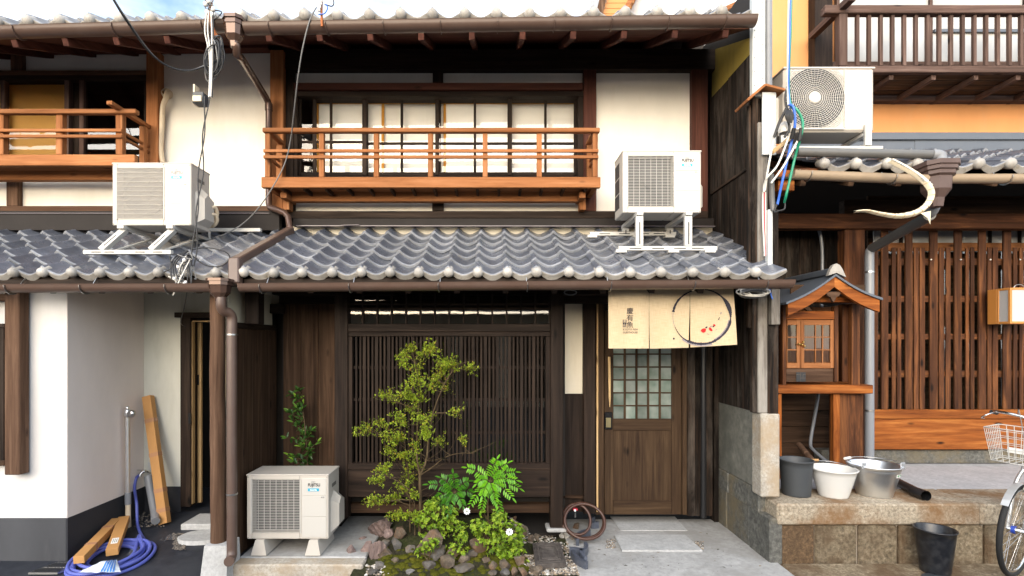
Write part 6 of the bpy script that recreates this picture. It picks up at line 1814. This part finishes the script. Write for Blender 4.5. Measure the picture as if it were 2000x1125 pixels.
# ------------------------------------------------------------------ things in the left entrance
def zl(y): return -.05 + .14*min(1,max(0,(y-3.7)/1.4))
def hose_blue():
    r_ = random.Random(6); t = thing('garden_hose','blue garden hose coiled on the dark entrance floor','hose',(-3.0,4.3,0))
    for k in range(7):
        cx_,cy_,rd = -3.10+r_.uniform(-.05,.05),4.22+r_.uniform(-.04,.04),.175+.015*k+r_.uniform(-.01,.01); pts = []
        for i in range(40):
            a = 2*math.pi*i/40; x = cx_+rd*1.05*math.cos(a); y = cy_+rd*math.sin(a)*1.1; pts.append((max(x,-3.40) if y > 4.19 else x,y,zl(y)+.016+.012*(k%3)+.006*math.sin(3*a+k)))
        MB().tube(pts,.0135,8,closed=True).build('hose_loop','hose_blue',t)
    cable([Vector((-2.92,4.40,zl(4.4)+.03)),P(270,1030,4.75),P(267,985,4.85),P(263,955,4.95),P(266,935,5.0),P(272,928,5.0)],.013,8).build('hose_end','hose_blue',t)
    cable([Vector((-2.90,4.2,zl(4.2)+.03)),P(272,1045,4.55),P(277,1062,4.4),P(276,1082,4.3)],.013,8).build('hose_end','hose_blue',t)
    f = thing('wall_tap','chrome wall tap in the corner above the blue hose','tap',P(282,930,5.05))
    MB().tube(smooth_path([P(296,922,5.1),P(284,920,5.04),P(276,924,5.02),P(273,931,5.0)],4),.014,8).build('tap_body','chrome',f); MB().beam(P(268,918,5.0),P(280,919,5.0),.02,.012).build('tap_lever','chrome',f)
    pb('tap_plate','sheet_white',f,288,903,303,940,5.112,.008,.001)
    s_ = thing('stand_pipe','steel stand pipe with round valve beside the plastered side wall','pipe',P(250,1030,4.8))
    MB().tube([P(250,978,4.8),P(249,815,4.8)],.019,12).build('pipe','galvanised',s_); MB().tube([P(250,985,4.8),P(250,962,4.8)],.026,12).build('collar','pipe_lead',s_); MB().tube([P(251,1034,4.8),P(250,983,4.8)],.022,12).build('wrapped_foot','beige_pipe',s_)
    MB().lathe([(.0005,-.03),(.02,-.03),(.026,-.01),(.026,.03),(.018,.04),(.0005,.05)],P(249,808,4.8),12).build('valve_body','galvanised',s_)
    MB().lathe([(.0005,-.02),(.03,-.02),(.036,0),(.03,.02),(.0005,.02)],P(257,808,4.78),16,0,'Y').build('valve_wheel','steel',s_); MB().lathe([(.0005,-.02),(.016,-.015),(.018,.01),(.0005,.02)],P(249,797,4.8),12).build('valve_cap','galvanised',s_)
hose_blue()
def carton(label,p,q,w_,h_,tape=(),lab=False,up=(0,0,1)):
    p,q = Vector(p),Vector(q); t = thing('cardboard_box',label,'box',p if p.z < q.z else q,'long cardboard boxes')
    MB().beam(p,q,w_,h_,.002,up).build('carton','card',t)
    ex = (q-p).normalized(); ey = Vector(up).cross(ex).normalized(); ez = ex.cross(ey)
    for k in tape:
        c = p.lerp(q,k); MB().beam(c-ex*.018,c+ex*.018,w_+.003,h_+.003,0,up).build('packing_tape','card_tape',t)
    e = q if q.y < p.y else p
    sgn = 1 if e is q else -1
    MB().beam(e-ex*.003*sgn,e+ex*.0015*sgn,w_*.96,h_*.96,0,up).build('end_flap','card_side',t)
    if lab:
        c = p.lerp(q,.78); L_ = MB().beam(c-ex*.045+ez*(h_/2+.001),c+ex*.045+ez*(h_/2+.001),w_*.55,.001,0,up).build('label','label_white',t)
        for k in range(3): MB().beam(c-ex*.03+ey*(.012*(k-1))+ez*(h_/2+.002),c+ex*.03+ey*(.012*(k-1))+ez*(h_/2+.002),.003,.001,0,up).build('print_line','ink',L_)
carton('long cardboard box leaning upright in the corner of the entrance',P(289,774,5.06),P(322,1022,4.83),.085,.06,(.2,.47,.75,.9),up=(0,1,0))
carton('open cardboard box lying across the blue hose',P(221,1018,4.68)+Vector((.03,0,.0)),P(154,1101,4.03)+Vector((0,0,.03)),.075,.06,(.25,.7))
carton('cardboard box with white shipping label on the blue hose',P(236,1014,4.72)+Vector((.03,0,0)),P(219,1083,4.22)+Vector((0,0,.02)),.085,.06,(),True)
def film(name,label,cs,seed,mat='plastic_film',amp=.02):
    r_ = random.Random(seed); A = [Vector(c) for c in cs]
    def fn(u,v):
        p = A[0].lerp(A[1],u).lerp(A[3].lerp(A[2],u),v); return p+Vector((.6*amp*noise.noise((u*4,v*4,seed)),0,amp*(.6+noise.noise((u*5+seed,v*5,0))+.5*noise.noise((u*13,v*13,seed)))))
    o = MB().grid(fn,22,22).build(name,mat); tag(o,label,'plastic sheet'); return o
g = lambda px,py: Vector((X(px,(CH-.03)*F/(py-HY)),(CH-.03)*F/(py-HY),.03))
film('plastic_sheet','crumpled clear plastic film beside the leaning cardboard box',[g(310,1060),g(345,1055),g(378,1003),g(338,1000)],3)
film('plastic_sheet','clear grey plastic sleeve lying over the blue hose',[g(248,1086),g(278,1080),g(304,1010),g(284,1008)],4,amp=.015)
o = cable([P(290,930,5.0),P(295,960,4.95),P(302,1000,4.85),P(304,1018,4.75)],.036,10).build('pipe_lagging','pipe_grey'); tag(o,'grey foam pipe lagging standing in the corner behind the hose','pipe')
def bag():
    p = [g(152,1123),g(236,1123),g(228,1098),g(196,1104)]
    def fn(u,v):
        q = p[0].lerp(p[1],u).lerp(p[3].lerp(p[2],u),v); return q+Vector((0,0,.035*math.sin(math.pi*min(1,max(0,u)))*math.sin(math.pi*v)+.008*noise.noise((u*6,v*6,2))))
    t = thing('plastic_bag','blue and white striped plastic bag lying on the blue hose','bag',(p[0]+p[2])/2)
    p[0].z=p[1].z=p[2].z=p[3].z=.05
    MB().grid(fn,20,14).build('bag_body','bag_white',t)
    for k in range(5):
        u0 = .62+.07*k
        MB().grid(lambda u,v: fn(min(1,u0+.045*u-.10*(1-v)),v)+Vector((0,0,.003)),3,12).build('stripe','bag_blue',t)
bag()
def entrance_bits():
    def disc(px,py,a,b_,label,h=.02):
        D = (CH-zl(4.3)-.02)*F/(py-HY); c = Vector((X(px,D),D,zl(D)-.01)); n = 28; bm = MB(); r_ = random.Random(5)
        ring = [Vector((c.x+a*math.cos(2*math.pi*i/n)*(1+.04*r_.uniform(-1,1)),c.y+b_*math.sin(2*math.pi*i/n)*(1+.04*r_.uniform(-1,1)),c.z)) for i in range(n)]
        top = [q+(c-q)*.08+Vector((0,0,h+.012)) for q in ring]
        bm.add(ring+top,[(i,(i+1)%n,n+(i+1)%n,n+i) for i in range(n)]+[tuple(range(n,2*n))]); o = bm.build('stepping_stone','concrete_pale'); tag(o,label,'stepping stone')
    disc(396,1052,.21,.16,'oval grey stepping stone behind the log post')
    o = wb('threshold_stone','concrete_pale',None,X(372,4.9),X(470,4.9),4.74,5.05,.0,.105,.01); tag(o,'grey threshold stone before the open sliding door','step',kind='structure')
    t = thing('drain_grate','metal drain grate at the skirting left of the blue hose','grate',g(95,1106))
    x0,x1,y0,y1 = X(72,4.05),X(128,4.05),3.98,4.17
    for k in range(9): MB().beam((x0+(x1-x0)*k/8,y0,-.005),(x0+(x1-x0)*k/8+.06,y1,-.003),.006,.012,0).build('grate_bar','steel',t)
    for y in (y0,(y0+y1)/2,y1): MB().beam((x0+.06*(y-y0)/(y1-y0),y,-.004),(x1+.06*(y-y0)/(y1-y0),y,-.004),.012,.014,0).build('grate_frame','steel',t)
    b = MB(); r_ = random.Random(77)
    for k in range(380):
        px,py = r_.choice(((r_.uniform(262,320),r_.uniform(1000,1030)),(r_.uniform(338,362),r_.uniform(1040,1065)))); D = (CH-.06)*F/(py-HY); s0 = r_.uniform(.006,.014)
        c = Vector((X(px,D),D,zl(D)+.006)); b.add([c+Vector(q)*s0 for q in ((1,0,0),(-1,0,0),(0,1,0),(0,-1,0),(0,0,.7),(0,0,-.7))],[(0,2,4),(2,1,4),(1,3,4),(3,0,4),(2,0,5),(1,2,5),(3,1,5),(0,3,5)],0,False,r_.uniform(0,.4))
    o = b.build('gravel','pebble'); tag(o,'dark grey chippings along the entrance wall','gravel',kind='stuff')
entrance_bits()
def litter():
    r_ = random.Random(90); b = MB()
    for k in range(170):
        px,py = r_.uniform(1150,1520),r_.uniform(1012,1122); D = CH*F/(py-HY); x = X(px,D)
        if x > 2.15 or D > 4.9: continue
        s0 = r_.uniform(.003,.008) if r_.random() < .85 else r_.uniform(.012,.02); a = r_.uniform(0,6.28); u = Vector((math.cos(a),math.sin(a),0)); v = Vector((-u.y,u.x,0))
        c = Vector((x,D,.0015)); b.add([c-u*s0,c+v*s0*.45+Vector((0,0,.002)),c+u*s0,c-v*s0*.45+Vector((0,0,.003))],[(0,1,2,3)],0,False,r_.uniform(0,.5))
    o = b.build('grit','pebble'); tag(o,'specks of grit and dry leaf on the concrete apron','grit',kind='stuff')
litter()

# ------------------------------------------------------------------ bicycle at the right edge
def bicycle():
    D = 3.93; hub = P(1986,1036,D); hd = R(209)               # heading of the steered front wheel
    f = Vector((math.cos(hd),math.sin(hd),0)); up = Vector((0.06,0,1)).normalized(); sd = f.cross(up)
    t = thing('bicycle','silver city bicycle with wire basket and headlamp beside the platform','bicycle',Vector((hub.x,hub.y,-.1)))
    Rw = .325; f0 = f.copy(); gd = Vector((-math.cos(R(4)),-math.sin(R(4)),0))
    def wheel(h,f):
        sd = f.cross(up)
        pts = [h+(f*math.cos(2*math.pi*i/40)+up*math.sin(2*math.pi*i/40))*Rw for i in range(40)]
        w_ = MB().tube(pts,.019,8,closed=True).build('tyre','tyre',t)
        MB().tube([h+(f*math.cos(2*math.pi*i/40)+up*math.sin(2*math.pi*i/40))*(Rw-.022) for i in range(40)],.011,6,closed=True).build('rim','chrome',w_)
        sp = MB()
        for i in range(28):
            a = 2*math.pi*i/28; e = h+(f*math.cos(a)+up*math.sin(a))*(Rw-.03); a2 = a+(.5 if i%2 else -.5); s0 = h+sd*(.03 if i%4<2 else -.03)+(f*math.cos(a2)+up*math.sin(a2))*.02; sp.tube([s0,e],.0014,4,caps=False)
        sp.build('spokes','chrome',w_)
        MB().tube([h-sd*.05,h+sd*.05],.022,12).build('hub','chrome',w_); MB().tube([h+sd*.006,h+sd*.028],.03,14).build('hub_band','blue_paint',w_)
        fd = [h+(f*math.cos(a)+up*math.sin(a))*(Rw+.03) for a in [R(40+i*8) for i in range(18)]]
        b = MB()
        for i in range(17): b.beam(fd[i],fd[i+1],.045,.004,.001,up=tuple((fd[i]-h).normalized()))
        b.build('mudguard','silver_paint',t)
    wheel(hub,f); back = gd*-1.08; wheel(hub+back,gd)
    hdp = hub - f*.13 + up*.44; hdt = hub - f*.20 + up*.60
    for s_ in (-1,1): MB().tube(smooth_path([hub+sd*.055*s_,hub+sd*.05*s_-f*.02+up*.12,hub+sd*.045*s_-f*.08+up*.33,hdp+sd*.02*s_],4),.013,8).build('fork_blade','silver_paint',t)
    MB().tube([hdp,hdt],.019,10).build('head_tube','silver_paint',t); MB().tube([hdt,hdt+up*.20-f*.04],.012,8).build('stem','chrome',t)
    bb = hub - gd*.66 + up*(-.05); MB().tube([hdp,bb],.019,10).build('down_tube','silver_paint',t); MB().tube([bb,bb+up*.5-gd*.12],.016,10).build('seat_tube','silver_paint',t)
    MB().tube([bb,hub+back],.011,8).build('chain_stay','silver_paint',t); MB().tube([bb+up*.42-gd*.1,hub+back],.009,8).build('seat_stay','silver_paint',t)
    MB().lathe([(.0005,.03),(.08,.03),(.1,.0),(.07,-.04),(.0005,-.05)],bb+up*.58-gd*.14,16,sy=1.5).build('saddle','tyre',t)
    # handlebar sweeping back, brake lever, grips
    hc = hdt+up*.21-f*.04
    for s_ in (-1,1):
        hb = MB().tube(smooth_path([hc,hc+sd*.10*s_+f*.03+up*.03,hc+sd*.22*s_+f*.0+up*.04,hc+sd*.29*s_-f*.14+up*.02,hc+sd*.30*s_-f*.22],5),.011,8).build('handlebar','chrome',t)
        MB().tube([hc+sd*.295*s_-f*.12+up*.02,hc+sd*.30*s_-f*.24],.016,8).build('grip','tyre',hb)
        MB().tube(smooth_path([hc+sd*.25*s_-f*.05+up*.03,hc+sd*.29*s_+f*.02-up*.0,hc+sd*.33*s_-f*.03-up*.03,hc+sd*.34*s_-f*.12-up*.04],4),.006,6).build('brake_lever','chrome',hb)
    MB().tube(smooth_path([hc+sd*.1+up*.03,hc+f*.16+sd*.05+up*.08,hc+f*.2-up*.15,hdp+sd*.03],6),.003,5).build('brake_cable','wire_grey',t)
    # wire basket
    bc = hdt+f*.19+up*.03; bk = MB()
    def rect(k,z):
        a,b_ = .17*k,.13*k; return [bc+sd*a+f*b_+up*z,bc-sd*a+f*b_+up*z,bc-sd*a-f*b_+up*z,bc+sd*a-f*b_+up*z]
    T,Bm = rect(1.08,.13),rect(.82,-.12)
    for k in range(6):
        q = k/5; rg = [T[i].lerp(Bm[i],q) for i in range(4)]; bk.tube(rg,.004 if k in (0,5) else .0024,5,closed=True)
    for i in range(4):
        j = (i+1)%4
        for k in range(8): bk.tube([T[i].lerp(T[j],k/8),Bm[i].lerp(Bm[j],k/8)],.0024,5)
    for k in range(1,7): bk.tube([Bm[0].lerp(Bm[1],k/7),Bm[3].lerp(Bm[2],k/7)],.0024,5)
    bk.build('basket','white_steel',t); MB().beam(bc+f*.115-sd*.05-up*.02,bc+f*.115+sd*.05-up*.02,.004,.04).build('basket_plate','label_white',t)
    # lamp on a bowed wire
    lc = hub + up*.33 + f*.02 - sd*.075
    v = MB(); 
    ax = (f*.9-up*.1).normalized(); u = sd; w_ = ax.cross(u)
    prof = [(.0005,-.06),(.025,-.055),(.04,-.02),(.045,.02),(.047,.024)]
    V = []; n = 18
    for r_,h in prof:
        for i in range(n): V.append(lc+ax*h+(u*math.cos(2*math.pi*i/n)+w_*math.sin(2*math.pi*i/n))*r_)
    v.add(V,[(j*n+i,j*n+(i+1)%n,(j+1)*n+(i+1)%n,(j+1)*n+i) for j in range(len(prof)-1) for i in range(n)],0,True)
    l_ = v.build('headlamp','chrome',t); V = [lc+ax*.022+(u*math.cos(2*math.pi*i/n)+w_*math.sin(2*math.pi*i/n))*.042 for i in range(n)]; MB().add(V+[lc+ax*.03],[(i,(i+1)%n,n) for i in range(n)],0,True).build('lamp_lens','lamp_glass',l_)
    MB().tube(smooth_path([hdp+f*.05-sd*.03,hub+up*.42-sd*.10+f*.08,hub+up*.33-sd*.16+f*.06,hub+up*.24-sd*.12+f*.03,hub+up*.18-sd*.05],5),.005,6).build('lamp_bracket','chrome',t)
bicycle()

# ------------------------------------------------------------------ house across the street (seen in the window glass)
oh = thing('townhouse','low brown house across the street mirrored in the transom panes','house',(0,-5.8,-.12))
wb('wall','plaster_cream',oh,-9,9,-6.0,-5.8,-.12,2.6,0)
for k in range(12):
    x = -8.2+k*1.45; wb('shutter','postbrown_Z',oh,x,x+1.0,-5.79,-5.74,.1,2.2)
    for j in range(7): wb('shutter_slat','darkbrown_Z',oh,x+.06+j*.135,x+.11+j*.135,-5.735,-5.70,.15,2.15)
MB().add([(-9.3,-5.1,2.7),(9.3,-5.1,2.7),(9.3,-9,3.15),(-9.3,-9,3.15),(-9.3,-5.1,2.62),(9.3,-5.1,2.62),(9.3,-9,3.07),(-9.3,-9,3.07)],[(0,1,2,3),(7,6,5,4),(0,4,5,1),(1,5,6,2),(2,6,7,3),(3,7,4,0)]).build('roof','tile_old',oh)
wb('side_wall','plaster_cream',oh,-9,-8.8,-9,-6.01,-.12,2.6,0); wb('side_wall','plaster_cream',oh,8.8,9,-9,-6.01,-.12,2.6,0)
